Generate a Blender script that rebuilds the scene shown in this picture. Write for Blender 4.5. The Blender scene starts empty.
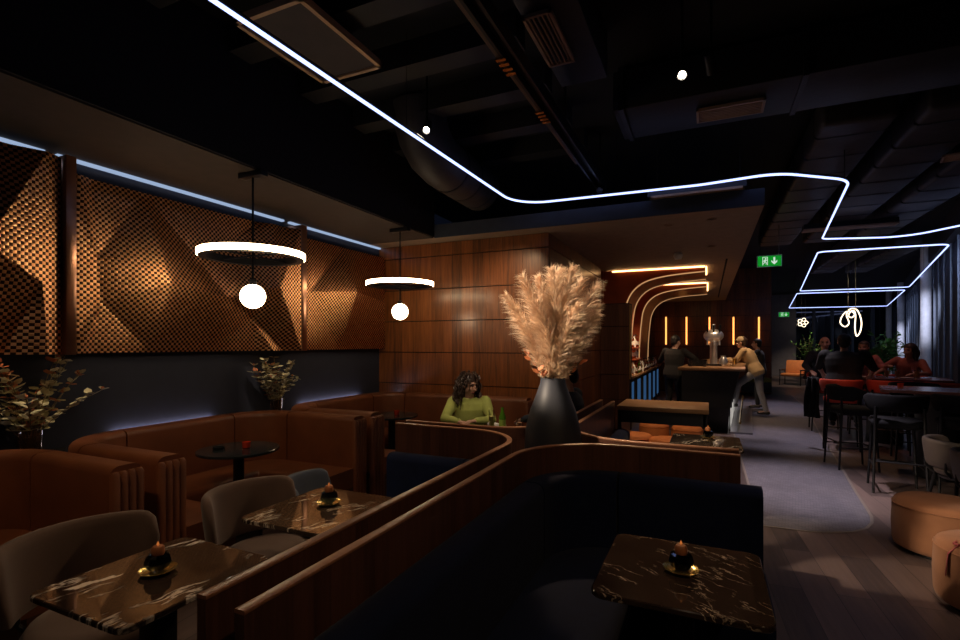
import bpy, bmesh, math, random
from math import sin, cos, pi, radians, sqrt, atan2
from mathutils import Vector, Matrix, Euler, Quaternion

random.seed(7)
SC = bpy.context.scene
COL = SC.collection

# ------------------------------------------------------------------ camera
H = 1.60
YAW = radians(24.5)
FPX, CX, HY = 500.0, 480.0, 343.5
cam_d = bpy.data.cameras.new('camera'); cam = bpy.data.objects.new('camera', cam_d); COL.objects.link(cam)
cam.location = (0, 0, H); cam.rotation_euler = (pi/2, 0, YAW)
cam_d.sensor_fit = 'HORIZONTAL'; cam_d.sensor_width = 36; cam_d.lens = FPX/960*36
cam_d.shift_y = (HY-320)/960
cam_d.clip_start = 0.02; cam_d.clip_end = 200
SC.camera = cam
CS, SN = cos(YAW), sin(YAW)
def P(px, py, z):
    """a point seen at this pixel that lies at height z"""
    t = (H-z)*FPX/(py-HY); u = (px-CX)/FPX
    return Vector((t*(-SN+u*CS), t*(CS+u*SN), z))
def PY(px, py, y):
    u = (px-CX)/FPX; t = y/(CS+u*SN)
    return Vector((t*(-SN+u*CS), y, H+t*(HY-py)/FPX))

# ------------------------------------------------------------------ objects
def tag(o, label=None, cat=None, group=None, kind=None):
    if label: o['label'] = label
    if cat: o['category'] = cat
    if group: o['group'] = group
    if kind: o['kind'] = kind
    return o
def thing(name, label, cat, loc=(0, 0, 0), rotz=0, group=None):
    o = bpy.data.objects.new(name, None); COL.objects.link(o)
    o.empty_display_size = .1
    o.location = loc; o.rotation_euler = (0, 0, rotz)
    return tag(o, label, cat, group)
def dup(o, loc=None, rotz=None, label=None, group=None, parent=None):
    c = o.copy(); COL.objects.link(c)
    if parent is not None: c.parent = parent
    if loc is not None: c.location = loc
    if rotz is not None: c.rotation_euler = (0, 0, rotz)
    if label: c['label'] = label
    if group: c['group'] = group
    for ch in list(o.children): dup(ch, parent=c)
    return c

class MB:
    """collects shapes and links them as ONE mesh object"""
    def __init__(s): s.v = []; s.f = []; s.m = []; s.cur = 0
    def add(s, vs, fs):
        b = len(s.v); s.v += [tuple(v) for v in vs]
        s.f += [tuple(i+b for i in f) for f in fs]; s.m += [s.cur]*len(fs)
        return s
    def xf(s, M, start=0):
        for i in range(start, len(s.v)): s.v[i] = tuple(M @ Vector(s.v[i]))
        return s
    def box(s, x0, x1, y0, y1, z0, z1, bev=0.0, seg=2):
        if bev <= 0:
            return s.add([(x0,y0,z0),(x1,y0,z0),(x1,y1,z0),(x0,y1,z0),(x0,y0,z1),(x1,y0,z1),(x1,y1,z1),(x0,y1,z1)],
                         [(3,2,1,0),(4,5,6,7),(0,1,5,4),(1,2,6,5),(2,3,7,6),(3,0,4,7)])
        bm = bmesh.new(); bmesh.ops.create_cube(bm, size=1)
        bmesh.ops.scale(bm, vec=(x1-x0, y1-y0, z1-z0), verts=bm.verts)
        bmesh.ops.translate(bm, vec=((x0+x1)/2, (y0+y1)/2, (z0+z1)/2), verts=bm.verts)
        bmesh.ops.bevel(bm, geom=bm.edges[:], offset=bev, segments=seg, affect='EDGES', profile=.5)
        s.frombm(bm); return s
    def frombm(s, bm):
        bm.verts.index_update()
        s.add([v.co[:] for v in bm.verts], [[v.index for v in f.verts] for f in bm.faces]); bm.free()
        return s
    def lathe(s, prof, n=24, c=(0, 0, 0), cap=True, a0=0, a1=2*pi, sx=1, sy=1):
        full = abs(a1-a0-2*pi) < 1e-6
        m = n if full else n+1
        vs = [(c[0]+r*cos(a0+(a1-a0)*j/n)*sx, c[1]+r*sin(a0+(a1-a0)*j/n)*sy, c[2]+z) for r, z in prof for j in range(m)]
        fs = []
        for i in range(len(prof)-1):
            for j in range(n):
                k = (j+1) % m
                fs.append((i*m+j, i*m+k, (i+1)*m+k, (i+1)*m+j))
        if cap and full:
            if prof[0][0] > 1e-5: fs.append(tuple(range(m))[::-1])
            if prof[-1][0] > 1e-5: fs.append(tuple((len(prof)-1)*m+j for j in range(m)))
        return s.add(vs, fs)
    def ball(s, c, r, n=12, sc=(1, 1, 1), rot=None):
        prof = [(sin(pi*i/(n//2))*1.0, -cos(pi*i/(n//2))) for i in range(n//2+1)]
        st = len(s.v); s.lathe([(max(a, 1e-4), z) for a, z in prof], n)
        M = Matrix.Translation(c) @ (rot.to_4x4() if rot is not None else Matrix.Identity(4)) @ Matrix.Diagonal((r*sc[0], r*sc[1], r*sc[2], 1))
        return s.xf(M, st)
    def tube(s, pts, r, n=8, closed=False, caps=True):
        pts = [Vector(p) for p in pts]; k = len(pts)
        rr = r if isinstance(r, (list, tuple)) else [r]*k
        vs = []; up = None
        for i, p in enumerate(pts):
            a = pts[i-1] if (i > 0 or closed) else p
            b = pts[(i+1) % k] if (i < k-1 or closed) else p
            d = (b-a).normalized()
            if up is None:
                up = Vector((0, 0, 1)) if abs(d.z) < .9 else Vector((1, 0, 0))
            x = d.cross(up)
            if x.length < 1e-5: x = d.orthogonal()
            x.normalize(); y = x.cross(d).normalized(); up = y
            vs += [p+(x*cos(2*pi*j/n)+y*sin(2*pi*j/n))*rr[i] for j in range(n)]
        fs = []
        for i in range(k if closed else k-1):
            a, b = i*n, ((i+1) % k)*n
            for j in range(n):
                q = (j+1) % n
                fs.append((a+j, a+q, b+q, b+j))
        if caps and not closed:
            fs.append(tuple(range(n))[::-1]); fs.append(tuple((k-1)*n+j for j in range(n)))
        return s.add(vs, fs)
    def prism(s, poly, z0, z1):
        n = len(poly)
        vs = [(x, y, z0) for x, y in poly]+[(x, y, z1) for x, y in poly]
        return s.add(vs, [tuple(range(n))[::-1], tuple(range(n, 2*n))]+[(i, (i+1) % n, n+(i+1) % n, n+i) for i in range(n)])
    def shear(s, k=.066, y0=9.7):
        s.v = [(x+(y-y0)*k, y, z) for x, y, z in s.v]; return s
    def build(s, name, mat, parent=None, smooth=True, angle=35, world=False, flip=None):
        me = bpy.data.meshes.new(name); me.from_pydata(s.v, [], s.f)
        mats = mat if isinstance(mat, (list, tuple)) else [mat]
        for m in mats: me.materials.append(m)
        if len(mats) > 1: me.polygons.foreach_set('material_index', s.m)
        bm = bmesh.new(); bm.from_mesh(me); bmesh.ops.recalc_face_normals(bm, faces=bm.faces); bm.to_mesh(me); bm.free()
        if smooth:
            me.shade_smooth(); me.set_sharp_from_angle(angle=radians(angle))
        me.update()
        o = bpy.data.objects.new(name, me); COL.objects.link(o)
        if parent is not None:
            o.parent = parent
            if world:
                o.location = Matrix.Rotation(-parent.rotation_euler.z, 3, 'Z') @ (-Vector(parent.location)); o.rotation_euler = (0, 0, -parent.rotation_euler.z)
        return o

def struct(name, mb, mat, parent=None, **k):
    o = mb.build(name, mat, parent, **k)
    if parent is None: o['kind'] = 'structure'
    return o
def solo(name, mb, mat, label, cat, group=None, loc=None, **k):
    """a thing that is one mesh; its mesh is moved so that its origin is at loc"""
    if loc is not None: mb.xf(Matrix.Translation(-Vector(loc)))
    o = mb.build(name, mat, **k)
    if loc is not None: o.location = loc
    return tag(o, label, cat, group)

# ------------------------------------------------------------------ plan sweeps
def off_pts(pts, d):
    pts = [Vector(p) for p in pts]; out = []
    for i, p in enumerate(pts):
        def nrm(a, b):
            t = (b-a).normalized(); return Vector((-t.y, t.x))
        if i == 0: n = nrm(pts[0], pts[1]); out.append(p+n*d)
        elif i == len(pts)-1: n = nrm(pts[-2], pts[-1]); out.append(p+n*d)
        else:
            n1, n2 = nrm(pts[i-1], p), nrm(p, pts[i+1]); m = (n1+n2).normalized()
            out.append(p+m*(d/max(m.dot(n1), .2)))
    return out
def fillet(pts, rads, n=8, sub=1):
    pts = [Vector(p) for p in pts]; out = [[pts[0]]]
    for i in range(1, len(pts)-1):
        p = pts[i]; a = (pts[i-1]-p).normalized(); b = (pts[i+1]-p).normalized(); r = rads[i-1]
        half = a.angle(b)/2; d = r/math.tan(half)
        c = p+(a+b).normalized()*(r/sin(half))
        s0 = p+a*d-c; s1 = p+b*d-c
        ang0 = atan2(s0.y, s0.x); da = atan2(s1.y, s1.x)-ang0
        while da > pi: da -= 2*pi
        while da < -pi: da += 2*pi
        out.append([c+Vector((cos(ang0+da*k/n), sin(ang0+da*k/n)))*r for k in range(n+1)])
    out.append([pts[-1]])
    return out
def sweep(mb, pts, prof, r=.3, n=8, seg=None, inset=0.0, closed_prof=True):
    """profile [(offset to the left, z)] along a filleted plan path; seg = which stretch (2k straight, 2k+1 corner) to build"""
    P2 = [Vector(p) for p in pts]
    turns = []
    for i in range(1, len(P2)-1):
        a, b = P2[i]-P2[i-1], P2[i+1]-P2[i]; turns.append(1 if a.x*b.y-a.y*b.x > 0 else -1)
    rows = []
    for o, z in prof:
        g = fillet(off_pts(pts, o), [max(r-o*t, .015) for t in turns], n)
        if seg is None: line = [p for q in g for p in q]
        else:
            i0, i1 = seg if isinstance(seg, tuple) else (seg, seg)
            line = []
            for q in range(i0, i1+1):
                k = q//2
                if q % 2 == 0: new = [g[k][-1], g[k+1][0]]
                else: new = list(g[k+1])
                line += new if not line else new[1:]
            if inset:
                line[0] = line[0]+(line[1]-line[0]).normalized()*inset
                line[-1] = line[-1]+(line[-2]-line[-1]).normalized()*inset
        rows.append([Vector((p.x, p.y, z)) for p in line])
    m = len(rows[0]); k = len(rows)
    vs = [v for rw in rows for v in rw]; fs = []
    for i in range(k if closed_prof else k-1):
        j = (i+1) % k
        for q in range(m-1): fs.append((i*m+q, i*m+q+1, j*m+q+1, j*m+q))
    if closed_prof:
        fs.append(tuple(i*m for i in range(k))); fs.append(tuple(i*m+m-1 for i in range(k))[::-1])
    return mb.add(vs, fs)
def rr(o0, o1, z0, z1, rad=.03, n=3):
    pr = []
    for cx, cz, a in ((o1-rad, z0+rad, -90), (o1-rad, z1-rad, 0), (o0+rad, z1-rad, 90), (o0+rad, z0+rad, 180)):
        for k in range(n+1):
            t = radians(a+90*k/n); pr.append((cx+rad*cos(t), cz+rad*sin(t)))
    return pr

# ------------------------------------------------------------------ materials
def nt(name):
    m = bpy.data.materials.new(name); m.use_nodes = True; t = m.node_tree; t.nodes.clear()
    out = t.nodes.new('ShaderNodeOutputMaterial')
    return m, t, out
def N(t, typ, ins=None, **attrs):
    n = t.nodes.new(typ)
    for k, v in attrs.items(): setattr(n, k, v)
    for k, v in (ins or {}).items():
        if hasattr(v, 'links') or isinstance(v, bpy.types.NodeSocket): t.links.new(v, n.inputs[k])
        else: n.inputs[k].default_value = v
    return n
def rgb(c): return (c[0], c[1], c[2], 1)
def ramp(t, fac, stops):
    n = t.nodes.new('ShaderNodeValToRGB'); t.links.new(fac, n.inputs[0])
    e = n.color_ramp.elements
    while len(e) < len(stops): e.new(.5)
    for i, (p, c) in enumerate(stops): e[i].position = p; e[i].color = rgb(c)
    return n.outputs[0]
def coords(t, scale=(1, 1, 1), rot=(0, 0, 0)):
    c = N(t, 'ShaderNodeTexCoord'); mp = N(t, 'ShaderNodeMapping', {'Vector': c.outputs['Object'], 'Scale': scale, 'Rotation': rot})
    return mp.outputs[0]
def plain(name, col, rough=.6, metal=0.0, var=.12, nscale=9, bump=0.0, bscale=200, spec=.5, sheen=0.0, coat=0.0):
    m, t, out = nt(name)
    v = coords(t)
    no = N(t, 'ShaderNodeTexNoise', {'Vector': v, 'Scale': nscale, 'Detail': 4})
    c = ramp(t, no.outputs[0], [(.25, [x*(1-var) for x in col]), (.75, [min(1, x*(1+var)) for x in col])])
    b = N(t, 'ShaderNodeBsdfPrincipled', {'Base Color': c, 'Roughness': rough, 'Metallic': metal, 'Specular IOR Level': spec, 'Sheen Weight': sheen, 'Coat Weight': coat})
    if bump:
        n2 = N(t, 'ShaderNodeTexNoise', {'Vector': v, 'Scale': bscale, 'Detail': 2})
        bp = N(t, 'ShaderNodeBump', {'Height': n2.outputs[0], 'Strength': bump, 'Distance': .004})
        t.links.new(bp.outputs[0], b.inputs['Normal'])
    t.links.new(b.outputs[0], out.inputs[0]); return m
def glow(name, col, strength):
    m, t, out = nt(name)
    e = N(t, 'ShaderNodeEmission', {'Color': rgb(col), 'Strength': strength}); t.links.new(e.outputs[0], out.inputs[0]); return m
def wood(name, dark, light, rough=.38, scale=1.0, axis='Z', strip=.09, coat=.15):
    """grain along one axis, in veneer strips of their own tone"""
    m, t, out = nt(name)
    sc = {'Z': (26, 26, 1.3), 'X': (1.3, 26, 26), 'Y': (26, 1.3, 26)}[axis]
    v = coords(t, [s*scale for s in sc])
    n1 = N(t, 'ShaderNodeTexNoise', {'Vector': v, 'Scale': 1.6, 'Detail': 6, 'Roughness': .65, 'Distortion': .5})
    c = N(t, 'ShaderNodeTexCoord'); sx = N(t, 'ShaderNodeSeparateXYZ', {0: c.outputs['Object']})
    if axis == 'Z': add = N(t, 'ShaderNodeMath', {0: sx.outputs[0], 1: sx.outputs[1]}, operation='ADD').outputs[0]
    elif axis == 'X': add = sx.outputs[1]
    else: add = sx.outputs[0]
    q = N(t, 'ShaderNodeMath', {0: add, 1: strip}, operation='DIVIDE'); fl = N(t, 'ShaderNodeMath', {0: q.outputs[0]}, operation='FLOOR')
    wn = N(t, 'ShaderNodeTexWhiteNoise', {'W': fl.outputs[0]}, noise_dimensions='1D')
    mx = N(t, 'ShaderNodeMath', {0: wn.outputs[0], 1: .28}, operation='MULTIPLY')
    sm = N(t, 'ShaderNodeMath', {0: n1.outputs[0], 1: mx.outputs[0]}, operation='ADD')
    cc = ramp(t, sm.outputs[0], [(.3, dark), (.85, light)])
    b = N(t, 'ShaderNodeBsdfPrincipled', {'Base Color': cc, 'Roughness': rough, 'Coat Weight': coat, 'Coat Roughness': .22})
    bp = N(t, 'ShaderNodeBump', {'Height': n1.outputs[0], 'Strength': .12, 'Distance': .004}); t.links.new(bp.outputs[0], b.inputs['Normal'])
    t.links.new(b.outputs[0], out.inputs[0]); return m
def marble(name, base, mid, vein, vscale=2.6, rot=.6, amount=.5, patch=.70):
    """dark stone with thin broken veins that run one way and a few solid pale patches"""
    m, t, out = nt(name)
    tc = N(t, 'ShaderNodeTexCoord'); oi = N(t, 'ShaderNodeObjectInfo')
    ad = N(t, 'ShaderNodeVectorMath', {0: tc.outputs['Object'], 1: oi.outputs['Location']}, operation='ADD')
    v = N(t, 'ShaderNodeMapping', {'Vector': ad.outputs[0], 'Rotation': (0, 0, rot)}).outputs[0]
    n0 = N(t, 'ShaderNodeTexNoise', {'Vector': v, 'Scale': 5.0, 'Detail': 4})
    vv = N(t, 'ShaderNodeMixRGB', {'Fac': .10, 1: v, 2: n0.outputs['Color']})
    mp = N(t, 'ShaderNodeMapping', {'Vector': vv.outputs[0], 'Scale': (5.0, 1.1, 1)})
    n1 = N(t, 'ShaderNodeTexNoise', {'Vector': mp.outputs[0], 'Scale': vscale, 'Detail': 6, 'Roughness': .6})
    ab = N(t, 'ShaderNodeMath', {0: n1.outputs[0], 1: .5}, operation='SUBTRACT'); ab2 = N(t, 'ShaderNodeMath', {0: ab.outputs[0]}, operation='ABSOLUTE')
    n2 = N(t, 'ShaderNodeTexNoise', {'Vector': v, 'Scale': 9, 'Detail': 8, 'Roughness': .7})
    c0 = ramp(t, n2.outputs[0], [(.3, base), (.7, mid)])
    n3 = N(t, 'ShaderNodeTexNoise', {'Vector': v, 'Scale': 5.5, 'Detail': 3})
    msk = ramp(t, n3.outputs[0], [(.47, (0, 0, 0)), (.60, (1, 1, 1))])
    ve = ramp(t, ab2.outputs[0], [(0.0, (1, 1, 1)), (.022*amount, (0, 0, 0))])
    mm = N(t, 'ShaderNodeMath', {0: msk, 1: ve}, operation='MULTIPLY')
    pt = ramp(t, n1.outputs[0], [(patch, (0, 0, 0)), (patch+.012, (1, 1, 1))])
    mx = N(t, 'ShaderNodeMath', {0: mm.outputs[0], 1: pt}, operation='MAXIMUM')
    cc = N(t, 'ShaderNodeMixRGB', {'Fac': mx.outputs[0], 1: c0, 2: rgb(vein)})
    b = N(t, 'ShaderNodeBsdfPrincipled', {'Base Color': cc.outputs[0], 'Roughness': .06, 'Specular IOR Level': .65})
    t.links.new(b.outputs[0], out.inputs[0]); return m
def glassy(name, col=(1, 1, 1), rough=.02, ior=1.45):
    m, t, out = nt(name)
    b = N(t, 'ShaderNodeBsdfPrincipled', {'Base Color': rgb(col), 'Roughness': rough, 'IOR': ior, 'Transmission Weight': 1.0})
    t.links.new(b.outputs[0], out.inputs[0]); return m

M = {}
M['navy_wall'] = plain('navy_painted_wall', (.032, .037, .060), .8, var=.08)
M['black_ceiling'] = plain('black_ceiling_paint', (.0045, .0047, .007), .9)
M['duct'] = plain('dark_duct_metal', (.020, .020, .026), .55, .3, bump=.4, bscale=14)
M['duct_foil'] = plain('foil_duct_wrap', (.042, .037, .038), .55, .25, bump=.8, bscale=22)
M['soffit'] = plain('brown_grey_soffit_paint', (.055, .040, .034), .75)
M['walnut'] = wood('walnut_wall_veneer', (.052, .017, .005), (.31, .100, .025), .36, strip=.16, coat=.5)
M['walnut_dark'] = wood('dark_walnut_divider_veneer', (.050, .019, .012), (.135, .055, .034), .42, strip=.07)
M['rail'] = wood('divider_rim_wood', (.22, .09, .045), (.42, .20, .11), .35, axis='X', strip=.5)
M['groove'] = plain('black_groove', (.006, .004, .003), .9)
M['plank'] = None
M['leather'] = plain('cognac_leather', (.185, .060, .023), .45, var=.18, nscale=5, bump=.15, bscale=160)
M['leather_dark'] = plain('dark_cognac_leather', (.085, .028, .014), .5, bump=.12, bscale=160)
M['velvet'] = plain('navy_velvet', (.006, .011, .036), .9, sheen=.05, var=.2, spec=.15)
M['velvet_blue'] = plain('blue_velvet', (.010, .020, .070), .85, sheen=.08, var=.2, spec=.2)
M['taupe'] = plain('taupe_chair_fabric', (.088, .050, .034), .85, sheen=.2, bump=.2, bscale=350)
M['greyblue'] = plain('grey_blue_chair_fabric', (.085, .11, .16), .85, sheen=.2)
M['beige_chair'] = plain('beige_chair_leather', (.095, .072, .062), .6)
M['tan_fabric'] = plain('tan_pouf_fabric', (.34, .148, .068), .85, sheen=.15, bump=.25, bscale=260)
M['orange'] = plain('orange_seat_fabric', (.62, .20, .055), .75, bump=.2, bscale=260)
M['red'] = plain('red_seat_fabric', (.55, .06, .03), .7)
M['black_metal'] = plain('black_powder_coat', (.010, .010, .012), .42, .3)
M['black_stone'] = plain('black_table_top', (.020, .026, .030), .16)
M['black_fabric'] = plain('charcoal_stool_fabric', (.010, .010, .013), .9, spec=.2)
M['brass'] = plain('brass', (.72, .48, .18), .25, 1.0)
M['gold_glass'] = plain('gold_dish', (.70, .52, .17), .18, .9)
M['chrome'] = plain('chrome', (.85, .85, .88), .28, .85)
M['copper_plain'] = plain('brushed_copper', (.50, .26, .17), .28, 1.0)
M['copper_red'] = plain('red_copper_lacquer', (.33, .068, .024), .34, .25, var=.3, nscale=3, bump=.2, bscale=7)
M['vase'] = plain('slate_ceramic', (.034, .038, .052), .5, var=.1)
M['plume'] = None
M['leaf_eu'] = plain('eucalyptus_leaf', (.55, .50, .30), .6, var=.4, nscale=14)
M['leaf_rust'] = plain('rust_dried_leaf', (.50, .16, .06), .6, var=.4, nscale=14)
M['leaf_green'] = plain('plant_leaf', (.06, .16, .025), .5, var=.5, nscale=8)
M['stem'] = plain('dry_stem', (.16, .12, .05), .7)
M['pot'] = plain('dark_planter', (.03, .028, .03), .6)
M['glass'] = glassy('clear_glass', (.97, .98, 1))
M['glass_smoke'] = glassy('smoked_glass', (.10, .12, .16), .05)
M['glass_vase'] = glassy('warm_vase_glass', (.85, .68, .50), .05)
M['glass_green'] = glassy('green_glass', (.30, .75, .10), .05)
M['glass_amber'] = glassy('amber_glass', (.85, .42, .10), .05)
M['white'] = plain('white_cloth', (.75, .72, .68), .8)
M['white_paint'] = plain('grey_white_column_paint', (.72, .71, .76), .6)
M['grille'] = plain('brown_grille', (.42, .27, .18), .6)
M['frame_tan'] = plain('tan_panel_frame', (.62, .38, .20), .6)
M['panel_grey'] = plain('grey_cladding', (.14, .128, .145), .75)
M['facade'] = plain('slate_blue_blind', (.085, .10, .135), .8, spec=.2)
M['led'] = glow('cool_led', (.40, .50, 1.0), 2.6)
M['led_cove'] = glow('cove_led', (.42, .55, .80), .75)
M['ring'] = glow('ring_lamp_diffuser', (1.0, .74, .44), 15.0)
M['bulb'] = glow('globe_opal', (1.0, .76, .48), 13.0)
M['neon'] = glow('warm_neon', (1.0, .80, .55), 3.0)
M['amber_led'] = glow('amber_wall_led', (1.0, .37, .085), 2.4)
M['amber_strip'] = glow('canopy_led', (1.0, .55, .22), 5.0)
M['canopy_edge_sheen'] = glow('canopy_edge_painted_sheen', (1.0, .52, .22), .55)  # weak emission that paints the highlight along the canopy edges
M['spot_lens'] = glow('spot_lens', (1.0, .86, .66), 30.0)
M['flame'] = glow('candle_flame', (1.0, .28, .06), .45)
M['kick'] = glow('kick_panel_glow', (1.0, .93, .85), .55)
M['blue_glow'] = glow('blue_fridge_glow', (.10, .28, .62), .22)
M['sign_green'] = glow('exit_sign_green', (.008, .40, .03), .6)
M['sign_white'] = glow('exit_sign_white', (.8, 1.0, .85), .75)
M['counter_wood'] = wood('bar_top_wood', (.20, .10, .05), (.42, .24, .12), .35, axis='X', strip=.14)
M['bar_front'] = plain('bar_front_slate', (.018, .021, .028), .5)
M['steel'] = plain('brushed_steel_step', (.32, .31, .33), .35, .8)
M['pink'] = plain('pink_strap', (.45, .10, .10), .6)
M['skin_a'] = plain('skin_warm', (.46, .25, .17), .55, var=.06)
M['skin_b'] = plain('skin_light', (.55, .32, .24), .55, var=.06)
M['skin_dark'] = plain('skin_shadow', (.07, .035, .03), .6)
M['lip'] = plain('lip', (.35, .10, .09), .5)
M['hair_dark'] = plain('dark_hair', (.040, .021, .013), .5, var=.4, nscale=40)
M['hair_black'] = plain('black_hair', (.010, .009, .010), .5)
M['cap'] = plain('khaki_cap', (.32, .24, .14), .8)
M['green_knit'] = plain('green_knit', (.33, .36, .085), .9, bump=.5, bscale=180)
M['tan_shirt'] = plain('tan_shirt', (.46, .32, .17), .85)
M['grey_trouser'] = plain('grey_trousers', (.27, .255, .27), .85)
M['black_cloth'] = plain('black_cloth', (.006, .006, .008), .85)
M['navy_cloth'] = plain('navy_cloth', (.016, .022, .036), .85)
M['shoe'] = plain('dark_shoe', (.02, .016, .016), .5)
M['pink_top'] = plain('pink_patterned_top', (.42, .14, .12), .8, var=.7, nscale=18)
M['rose_top'] = plain('rose_top', (.40, .12, .085), .8)

def make_floor_mat():
    m, t, out = nt('floor_planks')
    c = N(t, 'ShaderNodeTexCoord'); v = N(t, 'ShaderNodeMapping', {'Vector': c.outputs['Object'], 'Rotation': (0, 0, radians(90-3))}).outputs[0]
    br = N(t, 'ShaderNodeTexBrick', {'Vector': v, 'Color1': (0, 0, 0, 1), 'Color2': (1, 1, 1, 1), 'Mortar': (.5, .5, .5, 1), 'Scale': 1.0, 'Mortar Size': .0022, 'Brick Width': 1.9, 'Row Height': .19, 'Bias': 0.0}, offset=.37)
    g = N(t, 'ShaderNodeMapping', {'Vector': v, 'Scale': (1.5, 24, 1)})
    n = N(t, 'ShaderNodeTexNoise', {'Vector': g.outputs[0], 'Scale': 1.5, 'Detail': 7, 'Roughness': .65})
    tone = N(t, 'ShaderNodeMixRGB', {'Fac': .45, 1: n.outputs['Fac'], 2: br.outputs['Color']})
    cc = ramp(t, tone.outputs[0], [(.2, (.036, .026, .026)), (.8, (.150, .105, .095))])
    dk = N(t, 'ShaderNodeMixRGB', {'Fac': br.outputs['Fac'], 1: cc, 2: (.012, .010, .010, 1)})
    b = N(t, 'ShaderNodeBsdfPrincipled', {'Base Color': dk.outputs[0], 'Roughness': .42})
    bp = N(t, 'ShaderNodeBump', {'Height': n.outputs[0], 'Strength': .2, 'Distance': .004}); t.links.new(bp.outputs[0], b.inputs['Normal'])
    t.links.new(b.outputs[0], out.inputs[0]); return m
M['plank'] = make_floor_mat()
def make_tile_mat():
    m, t, out = nt('woven_floor_inlay')
    v = coords(t, (1, 1, 1), (0, 0, radians(8)))
    ch = N(t, 'ShaderNodeTexBrick', {'Vector': v, 'Color1': (.088, .082, .104, 1), 'Color2': (.140, .128, .155, 1), 'Mortar': (.05, .05, .055, 1), 'Scale': 1.0, 'Mortar Size': .002, 'Brick Width': .05, 'Row Height': .022})
    n = N(t, 'ShaderNodeTexNoise', {'Vector': v, 'Scale': 3, 'Detail': 4})
    mx = N(t, 'ShaderNodeMixRGB', {'Fac': .25, 1: ch.outputs[0], 2: n.outputs['Fac']}, blend_type='OVERLAY')
    b = N(t, 'ShaderNodeBsdfPrincipled', {'Base Color': mx.outputs[0], 'Roughness': .5}); t.links.new(b.outputs[0], out.inputs[0]); return m
M['inlay'] = make_tile_mat()
def make_copper():
    """woven copper: raised bright squares and dark gaps in a checker"""
    m, t, out = nt('woven_copper_mesh')
    c = N(t, 'ShaderNodeTexCoord')
    s = N(t, 'ShaderNodeSeparateXYZ', {0: c.outputs['Object']})
    cell = .022
    def cellw(sock):
        q = N(t, 'ShaderNodeMath', {0: sock, 1: cell}, operation='DIVIDE')
        return q.outputs[0]
    qy, qz = cellw(s.outputs[1]), cellw(s.outputs[2])
    fy = N(t, 'ShaderNodeMath', {0: qy}, operation='FLOOR').outputs[0]; fz = N(t, 'ShaderNodeMath', {0: qz}, operation='FLOOR').outputs[0]
    sm = N(t, 'ShaderNodeMath', {0: fy, 1: fz}, operation='ADD').outputs[0]
    par = N(t, 'ShaderNodeMath', {0: sm, 1: 2.0}, operation='FLOORED_MODULO').outputs[0]
    # pillow height inside a cell
    def pil(q):
        f = N(t, 'ShaderNodeMath', {0: q}, operation='FRACT').outputs[0]
        a = N(t, 'ShaderNodeMath', {0: f, 1: .5}, operation='SUBTRACT').outputs[0]
        p = N(t, 'ShaderNodeMath', {0: a, 1: a}, operation='MULTIPLY').outputs[0]
        return N(t, 'ShaderNodeMath', {0: .25, 1: p}, operation='SUBTRACT').outputs[0]
    h = N(t, 'ShaderNodeMath', {0: pil(qy), 1: pil(qz)}, operation='MULTIPLY').outputs[0]
    hh = N(t, 'ShaderNodeMath', {0: h, 1: 16.0}, operation='MULTIPLY').outputs[0]
    wn = N(t, 'ShaderNodeCombineXYZ', {0: fy, 1: fz}); w = N(t, 'ShaderNodeTexWhiteNoise', {'Vector': wn.outputs[0]})
    tone = N(t, 'ShaderNodeMixRGB', {'Fac': w.outputs[0], 1: (.80, .38, .17, 1), 2: (1.0, .56, .28, 1)})
    col = N(t, 'ShaderNodeMixRGB', {'Fac': par, 1: (.050, .022, .014, 1), 2: tone.outputs[0]})
    bp = N(t, 'ShaderNodeBump', {'Height': hh, 'Strength': .30, 'Distance': .006})
    b = N(t, 'ShaderNodeBsdfPrincipled', {'Base Color': col.outputs[0], 'Roughness': .37, 'Metallic': 1.0, 'Normal': bp.outputs[0]})
    t.links.new(b.outputs[0], out.inputs[0]); return m
M['copper'] = make_copper()
def make_plume():
    m, t, out = nt('pampas_plume')
    v = coords(t)
    n = N(t, 'ShaderNodeTexNoise', {'Vector': v, 'Scale': 14, 'Detail': 3})
    c = ramp(t, n.outputs[0], [(.3, (.62, .42, .28)), (.7, (.90, .72, .54))])
    d = N(t, 'ShaderNodeBsdfDiffuse', {'Color': c}); tr = N(t, 'ShaderNodeBsdfTranslucent', {'Color': c})
    mx = N(t, 'ShaderNodeMixShader', {0: .22, 1: d.outputs[0], 2: tr.outputs[0]}); t.links.new(mx.outputs[0], out.inputs[0]); return m
M['plume'] = make_plume()
M['marble_a'] = marble('brown_marble_heavy_veins', (.014, .009, .007), (.050, .031, .021), (.72, .62, .52), 1.6, .18, 1.0, .645)
M['marble_b'] = marble('brown_marble_gold_veins', (.018, .012, .008), (.065, .042, .027), (.62, .52, .40), 2.2, .35, .9, .72)
M['marble_c'] = marble('dark_brown_marble_fine_veins', (.018, .011, .008), (.044, .027, .019), (.50, .40, .30), 3.0, 2.1, .5, .74)
M['flap'] = plain('shadow_gap', (.004, .004, .005), 1.0)

# ================================================================== THE SETTING
ZC = 4.0            # black ceiling
ZS = 3.0            # dropped soffits
XW, YW = -4.40, 6.10
XBOX = -1.84
fl = MB().box(-4.6, 9.2, -2.2, 30, -.12, 0); struct('floor', fl, M['plank'], smooth=False)
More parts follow.
